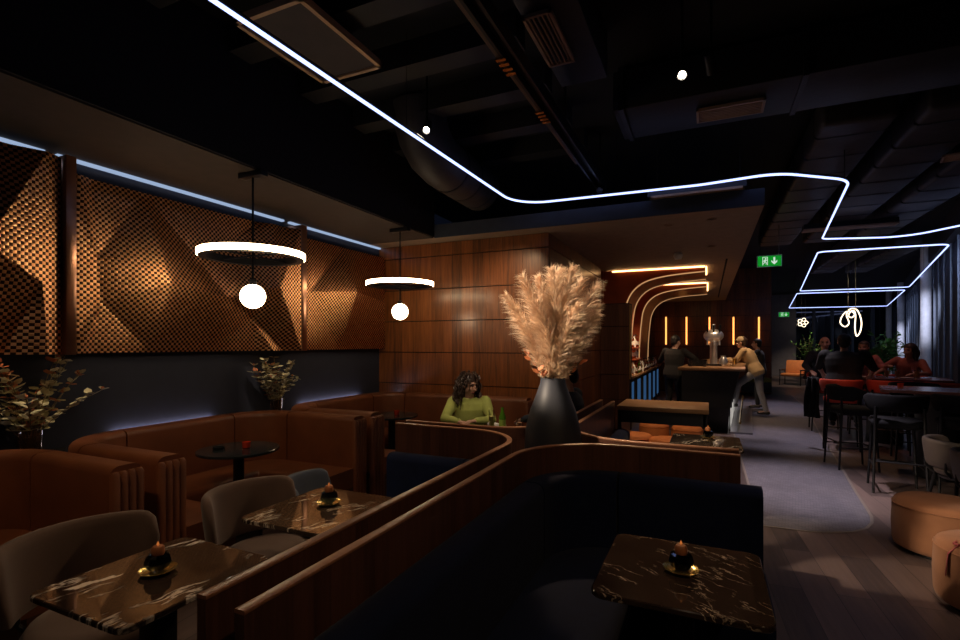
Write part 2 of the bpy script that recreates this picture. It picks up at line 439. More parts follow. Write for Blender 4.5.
# woven inlay in the aisle with a rounded end and a pale edge strip
e0 = [P(868, 507, 0), P(855, 491, 0), P(837, 460, 0), P(822, 438, 0), P(807, 409, 0)]
inl = [(.42, 18.0), (.42, 5.02), (.80, 5.03), (.98, 5.09), (1.13, 5.18), (1.25, 5.32), (1.33, 5.5), (1.375, 5.70), (1.395, 5.92)] + [(p.x, p.y) for p in e0[1:]] + [(2.35, 18.0)]
inl = [(x, y) for x, y in inl]
def edge_of(poly, w):
    mb = MB(); ps = off_pts(poly, -w/2); qs = off_pts(poly, w/2); n = len(ps)
    vs = [(p.x, p.y, .0045) for p in ps]+[(p.x, p.y, .0045) for p in qs]
    return mb.add(vs, [(i, i+1, n+i+1, n+i) for i in range(n-1)])
fi = MB().prism(inl[::-1] if False else inl, -.02, .003); o = struct('floor_inlay', fi, M['inlay'], smooth=False)
o2 = struct('trim_1', edge_of(inl, .025), plain('inlay_edge_strip', (.20, .17, .15), .4, .3), smooth=False)
# wall on the left, wall behind the camera, right facade, far end
struct('wall_left', MB().box(-4.6, XW, -2.2, YW+.2, 0, ZC), M['navy_wall'], smooth=False)
struct('wall_front', MB().box(-4.6, 9.2, -2.4, -2.2, 0, ZC), M['navy_wall'], smooth=False)
struct('ceiling', MB().box(-4.6, 9.2, -2.2, 30, ZC, ZC+.15), M['black_ceiling'], smooth=False)
FA = lambda y: .2308*y+1.42
fw = MB().add([(FA(-2.2), -2.2, 0), (FA(30), 30, 0), (FA(30), 30, ZC), (FA(-2.2), -2.2, ZC), (FA(-2.2)+.2, -2.2, 0), (FA(30)+.2, 30, 0), (FA(30)+.2, 30, ZC), (FA(-2.2)+.2, -2.2, ZC)],
              [(0, 3, 2, 1), (4, 5, 6, 7), (0, 1, 5, 4), (3, 7, 6, 2), (0, 4, 7, 3), (1, 2, 6, 5)])
wr = struct('wall_right', fw, M['facade'], smooth=False)
FANG = atan2(1, .2308)
def fac_box(mb, y, along, out0, out1, z0, z1, bev=0):
    """a box lying on the facade line at y: along metres long, reaching from out0 to out1 into the room"""
    st = len(mb.v); mb.box(-along/2, along/2, out0, out1, z0, z1, bev)
    return mb.xf(Matrix.Translation((FA(y), y, 0)) @ Matrix.Rotation(FANG, 4, 'Z'), st)
mul = MB(); y = 6.0
while y < 29: fac_box(mul, y, .03, 0, .05, .8, 3.55); y += .95
struct('window_mullion', mul, plain('mullion_grey_blue', (.16, .18, .23), .45, .4), wr, smooth=False)
bl = MB(); y = 6.475
for k in range(24): fac_box(bl, y, .90, 0, .012, .82, 3.5); y += .95
struct('window_blind', bl, M['facade'], wr, smooth=False)
sill = MB(); fac_box(sill, 14.0, 31.0, 0, .30, .0, .80); struct('trim_2', sill, plain('dark_sill', (.028, .028, .034), .5), smooth=False)
tr = MB(); fac_box(tr, 14.0, 31.0, 0, .14, 3.55, ZC); struct('trim_3', tr, plain('facade_head', (.03, .032, .042), .6), smooth=False)
# ledge in the far corner and the far glazing
struct('wall_back', MB().box(-4.6, 1.79, 18.0, 18.3, 0, ZC), M['groove'], smooth=False)
def bands(mb, p0, p1, zl, gap=.012, depth=.022, seed=1, splits=.62, out=(0, -1)):
    """stacked wood panels between two plan points, each row's seams shifted against the next"""
    rnd = random.Random(seed); p0, p1 = Vector(p0), Vector(p1); L = (p1-p0).length; d = (p1-p0)/L; o = Vector(out)
    for i in range(len(zl)-1):
        z0, z1 = zl[i]+gap/2, zl[i+1]-gap/2; s = 0; cut = [0]
        x = rnd.uniform(.3, splits)
        while x < L-.15: cut.append(x); x += splits*rnd.uniform(.85, 1.15)
        cut.append(L)
        for a, b in zip(cut, cut[1:]):
            q = [p0+d*(a+.0015), p0+d*(b-.0015)]; r = [v+o*depth for v in q]
            lean = o*.006
            vs = [(*q[0], z0), (*q[1], z0), (*q[1], z1), (*q[0], z1), (*(r[0]+lean), z0), (*(r[1]+lean), z0), (*r[1], z1), (*r[0], z1)]
            mb.add(vs, [(0, 1, 2, 3), (4, 7, 6, 5), (0, 4, 5, 1), (3, 2, 6, 7), (0, 3, 7, 4), (1, 5, 6, 2)])
    return mb
ZL = [0.12, .57, 1.03, 1.475, 1.915, 2.36, 2.815, 3.0]
bx = MB().box(XW, XBOX, YW, 9.4, 0, ZS)
wb = struct('wall_bar_core', bx, M['groove'], smooth=False)
struct('wood_panel', bands(MB(), (XW, YW), (XBOX+.02, YW), ZL, seed=3), M['walnut'], wb, smooth=False)
struct('wood_panel', bands(MB(), (XBOX, YW), (XBOX, 9.4), ZL, seed=4, out=(1, 0)), M['walnut'], wb, smooth=False)
wp = struct('wall_bar_end', MB().box(XBOX+.03, -1.30, 9.42, 9.72, 0, 2.34), M['groove'], smooth=False)
struct('wood_panel', bands(MB(), (XBOX+.03, 9.42), (-1.30, 9.42), [.02, .57, 1.03, 1.475, 1.915, 2.33], seed=8), M['walnut_dark'], wp, smooth=False)
struct('edge_strip', MB().box(-1.30, -1.275, 9.40, 9.46, .95, 2.30), plain('brass_edge_strip', (.8, .55, .25), .3, 1), wp, smooth=False)
bw = bpy.data.objects['wall_back']
struct('wood_panel', bands(MB(), (-4.4, 18.0), (1.79, 18.0), [.02, .5, 1.0, 1.5, 2.0, 2.5, 3.0, 3.5, 4.0], seed=11, splits=.8), M['walnut'], bw, smooth=False)
struct('wood_panel', bands(MB(), (1.79, 18.0), (1.79, 18.3), [.02, .5, 1.0, 1.5, 2.0, 2.5, 3.0, 3.5, 4.0], seed=12, out=(1, 0)), M['walnut_dark'], bw, smooth=False)
struct('wall_far_left', MB().box(.8, 3.89, 28.5, 29.3, 0, ZC), M['panel_grey'], smooth=False)
fg = struct('window_1', MB().box(3.89, 8.9, 29.25, 29.27, 0, 3.4),
            None or plain('night_glass', (.004, .006, .010), .05, spec=.9), smooth=False)
wf = MB()
for x in (3.95, 4.75, 5.5, 6.3, 7.1, 7.9): wf.box(x-.05, x+.05, 29.12, 29.25, 0, 3.4)
for z in (.06, 3.36): wf.box(3.89, 8.9, 29.12, 29.25, z-.06, z+.06)
struct('window_frame', wf, plain('window_frame_blue', (.05, .058, .085), .5), fg, smooth=False)
struct('wall_far', MB().box(3.0, 9.2, 29.3, 29.6, 0, ZC), M['navy_wall'], smooth=False)
struct('trim_4', MB().box(3.89, 8.9, 29.1, 29.3, 3.4, ZC), M['black_ceiling'], smooth=False)
# dropped soffits
struct('ceiling_soffit_left', MB().box(XW, -3.32, -2.2, 5.785, ZS, ZC), [M['soffit']], smooth=False)
struct('ceiling_bulkhead_left', MB().box(-3.318, -3.30, -2.2, 5.785, ZS+.012, ZC), M['black_ceiling'], smooth=False)
struct('ceiling_soffit_bar', MB().box(-4.4, .52, 5.80, 17.98, ZS, ZS+.17), plain('bar_soffit_bounce_paint', (.30, .215, .155), .7), smooth=False)  # soffit colour lightened to stand in for bounced light
struct('trim_5', MB().box(-3.30, .523, 5.78, 5.80, ZS, ZS+.172), plain('navy_fascia', (.026, .034, .056), .7), smooth=False)
# slot in the bar soffit
struct('trim_6', MB().box(.27, .30, 9.2, 16.8, ZS-.004, ZS), M['flap'], smooth=False)

# ------------------------------------------------------------------ columns along the facade
for k, (y, r) in enumerate(((15.6, .105), (24.8, .115), (28.8, .115))):
    x = [.31*15.6, .279*24.8, .2637*28.8][k]
    o = struct('column_%d' % (k+1), MB().lathe([(r, 0), (r, ZC)], 28, (x, y, 0)), M['white_paint'])

# ------------------------------------------------------------------ copper mesh panels on the left wall
from mathutils.geometry import delaunay_2d_cdt
def copper_panel(y0, y1, z0, z1, pts, label):
    base = (XW+.04, (y0+y1)/2, z0)
    root = thing('copper_mesh_panel', label, 'wall panel', base, 0, 'woven copper wall panels')
    co = [Vector((y0+(y1-y0)*a, z0+(z1-z0)*b)) for a, b, d in pts]
    dep = [d for a, b, d in pts]
    r = delaunay_2d_cdt(co, [], [], 0, 1e-5)
    mb = MB(); vs = []
    for i, v in enumerate(r[0]):
        src = r[3][i][0]; vs.append((XW+.05+(dep[src]*1.7 if .03 < pts[src][0] < .92 and 0 < pts[src][1] < 1 else dep[src]), v.x, v.y))
    mb.add(vs, [tuple(f) for f in r[2]])
    mb.build('woven_mesh', M['copper'], root, smooth=False, world=True)
    MB().box(XW+.003, XW+.035, y0+.005, y1-.005, z0+.01, z1-.03).build('backing_board', M['flap'], root, smooth=False, world=True)
    return root
ZP0, ZP1 = 1.525, 2.87
flute = lambda a0, a1, n, lo, hi: [(a0+(a1-a0)*i/n, b, hi if i % 2 else lo) for i in range(n+1) for b in (0, 1)]
copper_panel(-.30, 1.985, ZP0, ZP1+.04, [(0, 0, .03), (0, 1, .03), (.35, .4, .16), (.6, .8, .05), (.62, .1, .05), (.8, .5, .20), (.88, 0, .08), (.88, 1, .18), (.94, .35, .26), (.955, 0, .25), (.955, 1, .25), (1, 0, .20), (1, 1, .20)],
             'woven copper panel at the left edge, nearest the front corner booth')
copper_panel(2.06, 4.225, ZP0, ZP1, [(0, 0, .03), (0, 1, .03), (.05, 0, .06), (.05, 1, .06), (.10, 0, .015), (.10, 1, .015), (.105, .55, .03), (.12, .3, .03), (.33, .44, .115), (.28, 1, .02), (.5, .62, .03), (.30, 0, .03), (.42, .17, .05), (.60, .38, .10), (.58, 0, .02), (.55, 1, .03), (.70, .85, .02), (.76, .25, .04),
              (.80, 0, .05), (.80, 1, .06), (.86, 0, .16), (.86, .5, .15), (.86, 1, .15), (.93, 0, .13), (.93, 1, .14), (1, 0, .25), (1, 1, .24)],
             'wide woven copper panel between the two upright copper fins, behind the nearer ring lamp')
copper_panel(4.315, 6.07, ZP0, ZP1-.02, [(0, 0, .05), (0, 1, .05), (.12, 0, .02), (.12, 1, .02), (.14, .52, .03), (.52, .56, .13), (.50, 1, .02), (.45, 0, .03), (.68, .25, .05), (.75, .8, .05), (.9, .5, .10), (1, 0, .05), (1, 1, .05)],
             'woven copper panel next to the walnut wall, behind the farther ring lamp')
for y0, y1, z1, lb in ((1.99, 2.055, 2.93, 'upright brushed copper fin between the left-edge panel and the wide panel'), (4.23, 4.31, 2.92, 'upright brushed copper fin between the wide panel and the panel by the walnut wall')):
    solo('copper_fin', MB().box(XW+.002, -4.10, y0, y1, ZP0-.005, z1, .004), M['copper_plain'], lb, 'wall fin', 'copper fins', loc=(-4.25, y0, ZP0))
# cool cove strip along the soffit
for k, (a, b) in enumerate(((-2.0, 1.985), (2.06, 4.225), (4.315, 6.06))):
    solo('cove_light', MB().box(XW+.004, XW+.045, a, b, ZS-.022, ZS-.002), M['led_cove'],
         ['cool strip light in the cove above the left-edge copper panel', 'cool strip light in the cove above the wide copper panel', 'cool strip light in the cove above the copper panel by the walnut wall'][k], 'strip light', 'cove strip lights', loc=(XW+.02, (a+b)/2, ZS))

# ------------------------------------------------------------------ LED line under the black ceiling
ZL_ = 3.25
def led_path(pix, closed, rad, name, label):
    p = [P(x, y, ZL_) for x, y in pix]; pl = [(q.x, q.y) for q in p]
    if closed:
        a = (Vector(pl[0])+Vector(pl[-1]))/2; pl = [tuple(a)]+pl+[tuple(a)]
    g = fillet(pl, rad if isinstance(rad, list) else [rad]*(len(pl)-2), 8)
    pts = [Vector((v.x, v.y, ZL_)) for q in g for v in q]
    cl = [pts[0]]
    for q in pts[1:]:
        if (q-cl[-1]).length > .004: cl.append(q)
    root = thing(name, label, 'strip light', (cl[0].x, cl[0].y, ZL_))
    MB().tube(cl, .0115, 8).build('glowing_tube', M['led'], root, world=True)
    acc = 0
    MB().tube([c+Vector((0, 0, .022)) for c in cl], .011, 6).build('channel', M['black_metal'], root, world=True)
    for a, b in zip(cl, cl[1:]):
        acc += (b-a).length
        if acc > 1.6:
            m = (a+b)/2; MB().tube([(m.x, m.y, ZL_+.03), (m.x, m.y, ZC-.001)], .003, 4).build('suspension_wire', M['black_metal'], root, world=True); acc = 0
    return root
f0 = P(210, 0, ZL_); 
led_path([(150, -42), (517, 205), (700, 185), (778, 173), (850, 180), (822, 239), (905, 237), (1040, 209)], False, [.42, 1.0, .5, .45, .14, .5], 'led_line_light', 'long cool LED line running down the ceiling and bending over the bar corner')
led_path([(818, 252), (950, 244), (909, 287), (800, 291)], True, [.12, .22, .12, .12], 'led_loop_light', 'cool LED loop over the high tables, nearer of the two closed loops')
led_path([(797, 293.5), (905, 290), (887, 306), (789, 308)], True, [.12, .12, .12, .12], 'led_loop_light', 'cool LED loop at the far end, farther of the two closed loops')

# ================================================================== BOOTHS AND DIVIDERS
ZD = 1.0
def divider(pts, r, label):
    g = Vector(pts[0])
    root = thing('booth_divider', label, 'divider', (g.x, g.y, 0), 0, 'curved walnut booth dividers')
    mb = sweep(MB(), pts, [(-.015, .0), (.015, .0), (.015, ZD-.010), (-.015, ZD-.010)], r, 14); mb.build('veneer_panel', M['walnut_dark'], root, world=True)
    mb = sweep(MB(), pts, rr(-.0165, .0165, ZD-.010, ZD, .003, 2), r, 14); mb.build('top_rim', M['rail'], root, world=True)
    return root
PA = [(-.96, .80), (-.96, 3.04), (.16, 3.04)]
PB = [(-1.10, .81), (-1.10, 3.19), (-2.15, 3.19)]
PC = [(-2.15, 3.335), (-1.04, 3.335), (-1.04, 5.42)]
PD = [(-.90, 5.33), (-.90, 3.19), (.16, 3.19)]
divider(PA, .5, 'curved walnut divider with a bright rim around the navy booth at front right')
divider(PB, .42, 'curved walnut divider beside the two marble tables at left')
divider(PC, .42, 'curved walnut divider before the woman in green, left of the tall vase')
divider(PD, .5, 'curved walnut divider to the right of the tall vase, in front of the orange poufs')

def booth(name, label, pts, r, mat, hb, bt, sd, seg_list, o0=.03, plinth=None, group=None, seat_pts=None, end_caps=(), capmat=None, zs=.45):
    g = Vector(pts[len(pts)//2])
    root = thing(name, label, 'booth seat', (g.x, g.y, 0), 0, group)
    for sgm in seg_list:
        mb = sweep(MB(), pts, rr(o0, o0+bt, zs-.12, hb, min(.05, bt*.4), 4), r, 12, seg=sgm, inset=.007)
        mb.build('backrest', mat, root, world=True, angle=50)
    sp = seat_pts or pts
    sweep(MB(), sp, rr(o0+bt*.7, o0+bt+sd, zs-.17, zs, .055, 4), r, 12).build('seat', mat, root, world=True, angle=50)
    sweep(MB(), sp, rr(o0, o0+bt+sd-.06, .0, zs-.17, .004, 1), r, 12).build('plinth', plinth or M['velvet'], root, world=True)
    for (p, d) in end_caps:      # upholstered channels on the end of a wing
        mb = MB(); p = Vector(p); d = Vector(d); n = Vector((-d.y, d.x))
        k = 4
        for i in range(k):
            c = p+n*(o0+bt*(i+.5)/k)
            mb.lathe([(bt/k*.60, .02), (bt/k*.60, hb-.05), (bt/k*.35, hb-.03)], 12, (c.x, c.y, 0))
        mb.build('channelled_end', capmat or mat, root, world=True, angle=60)
    return root
# navy booths that back onto the dividers
booth('navy_booth', 'navy velvet corner booth with a curved back at front right', [(.26, 3.04), (-.96, 3.04), (-.96, .35)], .5, M['velvet'], .86, .145, .46, [0, 1, 2], group='navy booths')
booth('navy_booth', 'blue velvet bench behind the middle marble table, inside the left divider', [(-1.10, .9), (-1.10, 3.19), (-2.13, 3.19)], .42, M['velvet_blue'], .80, .14, .40, [0, 1, 2], group='navy booths')
sweep(MB(), [(-2.13, 3.19), (-2.62, 3.19)], rr(.04, .24, .28, .45, .05, 4), .1).build('seat', M['velvet_blue'], bpy.data.objects['navy_booth.001'], world=True, angle=50)
sweep(MB(), [(-2.13, 3.19), (-2.60, 3.19)], rr(.05, .22, 0, .28, .004, 1), .1).build('plinth', M['velvet'], bpy.data.objects['navy_booth.001'], world=True)
booth('navy_booth', 'blue velvet booth to the right of the tall vase, behind its divider', [(-.90, 5.30), (-.90, 3.19), (.27, 3.19)], .5, M['velvet_blue'], .72, .14, .42, [0, 1, 2], group='navy booths')
booth('navy_booth', 'navy velvet booth opposite the woman in the green sweater', [(-2.10, 3.335), (-1.04, 3.335), (-1.04, 5.36)], .42, M['velvet'], .86, .14, .40, [0, 1, 2], group='navy booths')
# cognac U-shaped booths along the left wall
HB = .92
def ubooth(y0, y1, label, x1=-2.97):
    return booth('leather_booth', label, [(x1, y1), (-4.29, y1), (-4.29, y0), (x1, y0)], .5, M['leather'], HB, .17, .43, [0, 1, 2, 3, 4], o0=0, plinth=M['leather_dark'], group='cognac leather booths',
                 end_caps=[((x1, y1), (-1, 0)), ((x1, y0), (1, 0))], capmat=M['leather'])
ubooth(-.25, 1.82, 'cognac leather booth cut by the left edge, in the front left corner')
ubooth(1.905, 3.88, 'cognac leather booth around the nearer round black table, under the nearer ring lamp')
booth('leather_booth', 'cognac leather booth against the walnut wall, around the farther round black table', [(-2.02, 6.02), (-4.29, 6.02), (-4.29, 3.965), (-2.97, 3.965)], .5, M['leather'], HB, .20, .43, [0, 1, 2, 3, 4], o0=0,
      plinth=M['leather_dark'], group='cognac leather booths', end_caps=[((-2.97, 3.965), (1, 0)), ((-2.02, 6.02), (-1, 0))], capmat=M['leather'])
# cold light strips hidden behind the booths
for k, (a, b) in enumerate(((-.2, 1.25), (2.45, 3.35), (4.5, 5.6))):
    solo('wall_wash_light', MB().box(XW+.004, XW+.03, a, b, .862, .882), M['led_wash'] if 'led_wash' in M else M.setdefault('led_wash', glow('wash_led', (.72, .68, .85), 9.0)),
         ['low wash light behind the booth at the left edge', 'low wash light behind the booth under the nearer ring lamp', 'low wash light behind the booth by the walnut wall'][k], 'strip light', 'wash lights behind the booths', loc=(XW+.02, (a+b)/2, .8))

# ================================================================== TABLES
def rounded_rect(hx, hy, r, n=5):
    out = []
    for cx, cy, a in ((hx-r, -hy+r, -90), (hx-r, hy-r, 0), (-hx+r, hy-r, 90), (-hx+r, -hy+r, 180)):
        for k in range(n+1):
            t = radians(a+90*k/n); out.append((cx+r*cos(t), cy+r*sin(t)))
    return out
def slab(mb, poly_fn, z0, z1, b=.004):
    rows = [(-b, z0), (0, z0+b), (0, z1-b), (-b, z1)]
    n = len(poly_fn(0)); vs = []
    for o, z in rows: vs += [(x, y, z) for x, y in poly_fn(o)]
    fs = [tuple(range(n))[::-1], tuple(3*n+i for i in range(n))]
    for i in range(3):
        for j in range(n): fs.append((i*n+j, i*n+(j+1) % n, (i+1)*n+(j+1) % n, (i+1)*n+j))
    return mb.add(vs, fs)
def square_table(cx, cy, hx, hy, mat, label):
    root = thing('marble_table', label, 'table', (cx, cy, 0), 0, 'square marble cafe tables')
    slab(MB(), lambda o: rounded_rect(hx+o, hy+o, .045+o), .718, .74).build('table_top', mat, root, angle=30)
    MB().box(-hx*.8, hx*.8, -hy*.8, hy*.8, .700, .718).build('under_frame', M['black_metal'], root)
    MB().box(-.045, .045, -.045, .045, .02, .70, .006).build('column', M['black_metal'], root)
    slab(MB(), lambda o: rounded_rect(.175+o, .175+o, .03+o), 0, .022).build('base_plate', M['black_metal'], root)
    return root
square_table(-1.865, 1.20, .268, .288, M['marble_a'], 'square brown marble table with bold white veins, nearest at bottom left')
square_table(-1.845, 2.045, .268, .298, M['marble_b'], 'square brown marble table behind the bottom left one, beside the divider')
square_table(-.092, 2.035, .284, .298, M['marble_c'], 'square dark marble table in the navy booth at front right')
square_table(-.02, 4.82, .285, .33, M['marble_b'], 'marble table in the blue booth right of the tall vase')
square_table(-1.86, 4.42, .28, .30, M['marble_b'], 'marble table of the woman in the green sweater, behind its divider')
def round_table(cx, cy, label):
    root = thing('round_table', label, 'table', (cx, cy, 0), 0, 'round black tables')
    MB().lathe([(.30, .715), (.312, .72), (.312, .736), (.308, .74)], 40).build('table_top', M['black_stone'], root)
    MB().lathe([(.042, .015), (.042, .715)], 18).build('column', M['black_metal'], root)
    MB().lathe([(.17, 0), (.17, .012), (.05, .03)], 32).build('base_plate', M['black_metal'], root)
    return root
round_table(-3.50, 2.91, 'small round black pedestal table in the booth under the nearer ring lamp')
round_table(-3.47, 5.05, 'small round black pedestal table in the booth by the walnut wall')

# ------------------------------------------------------------------ candle dishes
def dish(p, label):
    return solo('candle_dish', MB().lathe([(.022, 0), (.045, .004), (.062, .012), (.064, .015), (.058, .012), (.04, .008), (.0001, .007)], 32), M['gold_glass'], label, 'dish', 'gold candle dishes', loc=None)
def votive(label, loc):
    root = thing('votive_candle', label, 'candle', loc, 0, 'candles on the marble tables')
    mb = MB(); n = 9
    mb.lathe([(.018, 0), (.036, .012), (.046, .032), (.040, .055), (.028, .062), (.024, .060), (.033, .050), (.038, .032), (.028, .014), (.0001, .010)], n)
    mb.build('faceted_glass', M['glass_smoke'], root, smooth=False)
    MB().lathe([(.0001, .058), (.020, .058), (.023, .066), (.022, .085), (.017, .092), (.0001, .092)], 14).build('amber_cup', plain('amber_glow_cup', (.30, .105, .04), .3), root)
    MB().lathe([(.0001, .0905), (.004, .095), (.0045, .100), (.0001, .110)], 8).build('flame', M['flame'], root)
    return root
def candle_set(px, py, lab):
    p = P(px, py, .742); 
    d = dish(p, 'gold candle dish '+lab); d.location = (p.x, p.y, .7405)
    votive('dark faceted candle holder '+lab, (p.x, p.y, .7486))
candle_set(158, 572, 'on the bottom left marble table')
candle_set(329, 504, 'on the marble table behind the bottom left one')
candle_set(681, 571, 'on the front right marble table')
candle_set(708, 438, 'on the marble table right of the tall vase')
def tealight(x, y, lab):
    root = thing('tealight', 'small red tealight glass '+lab, 'candle', (x, y, .7405), 0, 'tealights on the round tables')
    MB().lathe([(.022, 0), (.030, .004), (.033, .05), (.031, .05), (.028, .008), (.0001, .006)], 16).build('glass_cup', plain('red_tealight_glass', (.5, .05, .02), .2), root)
    MB().lathe([(.0001, .03), (.0305, .03), (.0305, .034), (.0001, .036)], 14).build('wax', M['flame'], root)
tealight(-3.46, 2.95, 'on the nearer round black table'); tealight(-3.42, 5.08, 'on the farther round black table')
for x, y, lb in ((-3.62, 2.82, 'small black ashtray on the nearer round black table'),):
    solo('ashtray', MB().lathe([(.035, 0), (.045, .003), (.048, .02), (.044, .02), (.038, .006), (.0001, .005)], 20), M['black_stone'], lb, 'ashtray').location = (x, y, .7405)

# ------------------------------------------------------------------ tub chairs at the marble tables
def tub_chair(name, label, loc, rotz, mat, group, hb=.78, R=.30, legs=M['black_metal'], span=74):
    root = thing(name, label, 'chair', loc, rotz, group)
    MB().lathe([(.0001, .36), (R-.07, .36), (R-.045, .38), (R-.04, .42), (R-.06, .452), (R-.12, .462), (.0001, .465)], 32).build('seat', mat, root, angle=60)
    mb = MB(); n = 26; vs = []; prof_n = 14
    for i in range(n+1):
        a = radians(180-span+2*span*i/n); e = min(i, n-i)/n
        q_ = min(1, e/.12); rnd_ = sqrt(max(0, 1-(1-q_)**2))
        hgt_ = .155 if span < 90 else .13
        zc = hb-hgt_; hh = hgt_*(.30+.70*rnd_); th = .030*(.35+.65*rnd_)
        for k in range(prof_n):
            q = 2*pi*k/prof_n
            u, w = cos(q), sin(q)
            u = math.copysign(abs(u)**.6, u); w = math.copysign(abs(w)**.4, w)
            z = zc+w*hh; rad = R-.01+u*th+max(0, (z-.45))*.12
            vs.append((rad*cos(a), rad*sin(a), z))
    fs = [tuple(range(prof_n)), tuple(n*prof_n+k for k in range(prof_n))[::-1]]
    for i in range(n):
        for k in range(prof_n): fs.append((i*prof_n+k, i*prof_n+(k+1) % prof_n, (i+1)*prof_n+(k+1) % prof_n, (i+1)*prof_n+k))
    mb.add(vs, fs).build('backrest', mat, root, angle=70)
    for sg in (-1, 1):
        c_, s_ = cos(radians(180+sg*32)), sin(radians(180+sg*32))
        MB().tube([((R-.05)*c_, (R-.05)*s_, .36), ((R+.02)*c_, (R+.02)*s_, .42), ((R+.015)*c_, (R+.015)*s_, hb-.2)], .012, 8).build('back_post', legs, root)
    MB().lathe([(R-.08, .33), (R-.06, .36)], 24).build('seat_frame', legs, root)
    for sx in (-1, 1):
        for sy in (-1, 1):
            MB().tube([(sx*.16, sy*.16, .345), (sx*.21, sy*.21, 0)], [.016, .011], 8).build('leg', legs, root)
    return root
tub_chair('tub_chair', 'taupe tub chair at the bottom left marble table', (-2.36, 1.27, 0), 0, M['taupe'], 'tub chairs')
tub_chair('tub_chair', 'taupe tub chair at the marble table behind the bottom left one', (-2.26, 2.06, 0), radians(-4), M['taupe'], 'tub chairs', R=.27)
tub_chair('tub_chair', 'grey blue tub chair behind the second taupe tub chair', (-2.36, 2.67, 0), radians(20), M['greyblue'], 'tub chairs', hb=.69, R=.26)
tub_chair('tub_chair', 'brown grey tub chair at the right edge, by the low table behind the poufs', (2.20, 6.14, 0), radians(10), M['beige_chair'], 'low chairs at right', hb=.70, R=.27, span=98)
tub_chair('tub_chair', 'brown grey tub chair at the right edge, nearer of the two by the low table', (2.19, 5.50, 0), radians(35), M['beige_chair'], 'low chairs at right', hb=.70, R=.27, span=98)
square_table(2.80, 5.98, .27, .27, M['marble_b'], 'low dark marble table at the right edge between the tub chairs')

# ------------------------------------------------------------------ tall vase with pampas, small bouquets
VX, VY = -.93, 3.20
solo('floor_vase', MB().lathe([(.0001, .0), (.10, .0), (.115, .02), (.15, .35), (.178, .70), (.188, .92), (.180, 1.04), (.150, 1.16), (.108, 1.27), (.083, 1.34), (.080, 1.375), (.074, 1.375), (.076, 1.34), (.09, 1.27), (.0001, 1.20)], 48), M['vase'],
     'tall matt dark slate floor vase holding pampas grass between the dividers', 'vase').location = (VX, VY, 0)
def plume(base, tip, spread, lean, seed, nst=900, thick=1.0):
    rnd = random.Random(seed)
    b, t = Vector(base), Vector(tip)
    ctrl = b.lerp(t, .45)+Vector((-lean.x*.06, -lean.y*.06, .06))
    def at(s): return b*(1-s)**2+ctrl*2*s*(1-s)+t*s*s
    def tan(s): return ((ctrl-b)*(1-s)+(t-ctrl)*s).normalized()
    stem = MB().tube([at(i/10) for i in range(11)], [.004-.0028*i/10 for i in range(11)], 5)
    mb = MB(); vs = []; fs = []
    for i in range(nst):
        s = .16+.84*rnd.random()**.85
        p = at(s); d = tan(s); a = rnd.random()*2*pi
        x = d.orthogonal().normalized(); y = d.cross(x); o = x*cos(a)+y*sin(a)
        w = sin(pi*min(1, (s-.2)/.80*.88+.09))
        L = spread*.86*(.45+1.0*rnd.random())*(.35+.75*w)
        out = (o*(.40+.35*rnd.random())+d*(.8+.3*rnd.random())).normalized()
        droop = Vector((0, 0, -.55-.6*rnd.random()))+lean*.35
        q = [p]
        v = out
        for k in range(4):
            q.append(q[-1]+v*L/4); v = (v+droop*.22*(k+1)*.5+Vector((rnd.uniform(-.12, .12), rnd.uniform(-.12, .12), rnd.uniform(-.08, .08)))).normalized()
        side = v.cross(Vector((rnd.uniform(-1, 1), rnd.uniform(-1, 1), rnd.uniform(-1, 1)))).normalized()
        bidx = len(vs)
        for k, pt in enumerate(q):
            wd = .0021*thick*(1-k/4.6)*(1+.5*(k in (1, 2)))
            vs += [pt-side*wd, pt+side*wd]
        for k in range(4): fs.append((bidx+2*k, bidx+2*k+1, bidx+2*k+3, bidx+2*k+2))
    mb.add(vs, fs)
    return stem, mb
# fan of plumes: (sideways as seen from the room's centre, depth, tip height, fluff)
AX = Vector((CS, SN, 0)); AY = Vector((-SN, CS, 0))
spec = [(-.25, .02, 1.98, .115), (-.17, -.07, 2.10, .13), (-.075, .04, 2.12, .12), (-.02, -.06, 2.155, .135), (.05, .06, 2.18, .13), (.10, -.05, 2.17, .135), (.165, .03, 2.10, .13), (.24, -.03, 2.06, .12), (.26, .06, 1.92, .12), (-.20, .06, 1.86, .12), (.22, -.08, 1.83, .11), (-.10, -.1, 1.92, .12), (.12, -.11, 1.90, .12)]
for k, (sx, sy, zt, fl_) in enumerate(spec):
    base = Vector((0, 0, 1.24))+AX*sx*.12+AY*sy*.25
    tip = Vector((0, 0, 1.30+(zt-1.30)*.90))+AX*sx*1.22+AY*sy*1.2
    lean = (AX*(1 if sx > 0 else -1)+AY*sy*2)
    root = thing('pampas_grass', 'dried blond pampas grass plume fanning out of the tall dark vase', 'dried grass', (VX, VY, 1.24), 0, 'pampas plumes in the tall vase')
    root.location = (VX, VY, 0)
    st, mb = plume(base, tip, fl_, lean, 30+k, 1300, 1.25)
    st.build('stem', M['stem'], root); mb.build('plume', M['plume'], root, smooth=False)
def leaf_poly(mb, p, d, up, L, W):
    d = d.normalized(); s = d.cross(up).normalized(); n = s.cross(d)
    b = len(mb.v)
    pts = [p, p+d*L*.3+s*W*.5+n*L*.04, p+d*L*.7+s*W*.42, p+d*L, p+d*L*.7-s*W*.42, p+d*L*.3-s*W*.5+n*L*.04, p+d*L*.5-n*L*.05]
    mb.add(pts, [(0, 1, 6), (1, 2, 6), (2, 3, 6), (3, 4, 6), (4, 5, 6), (5, 0, 6)])
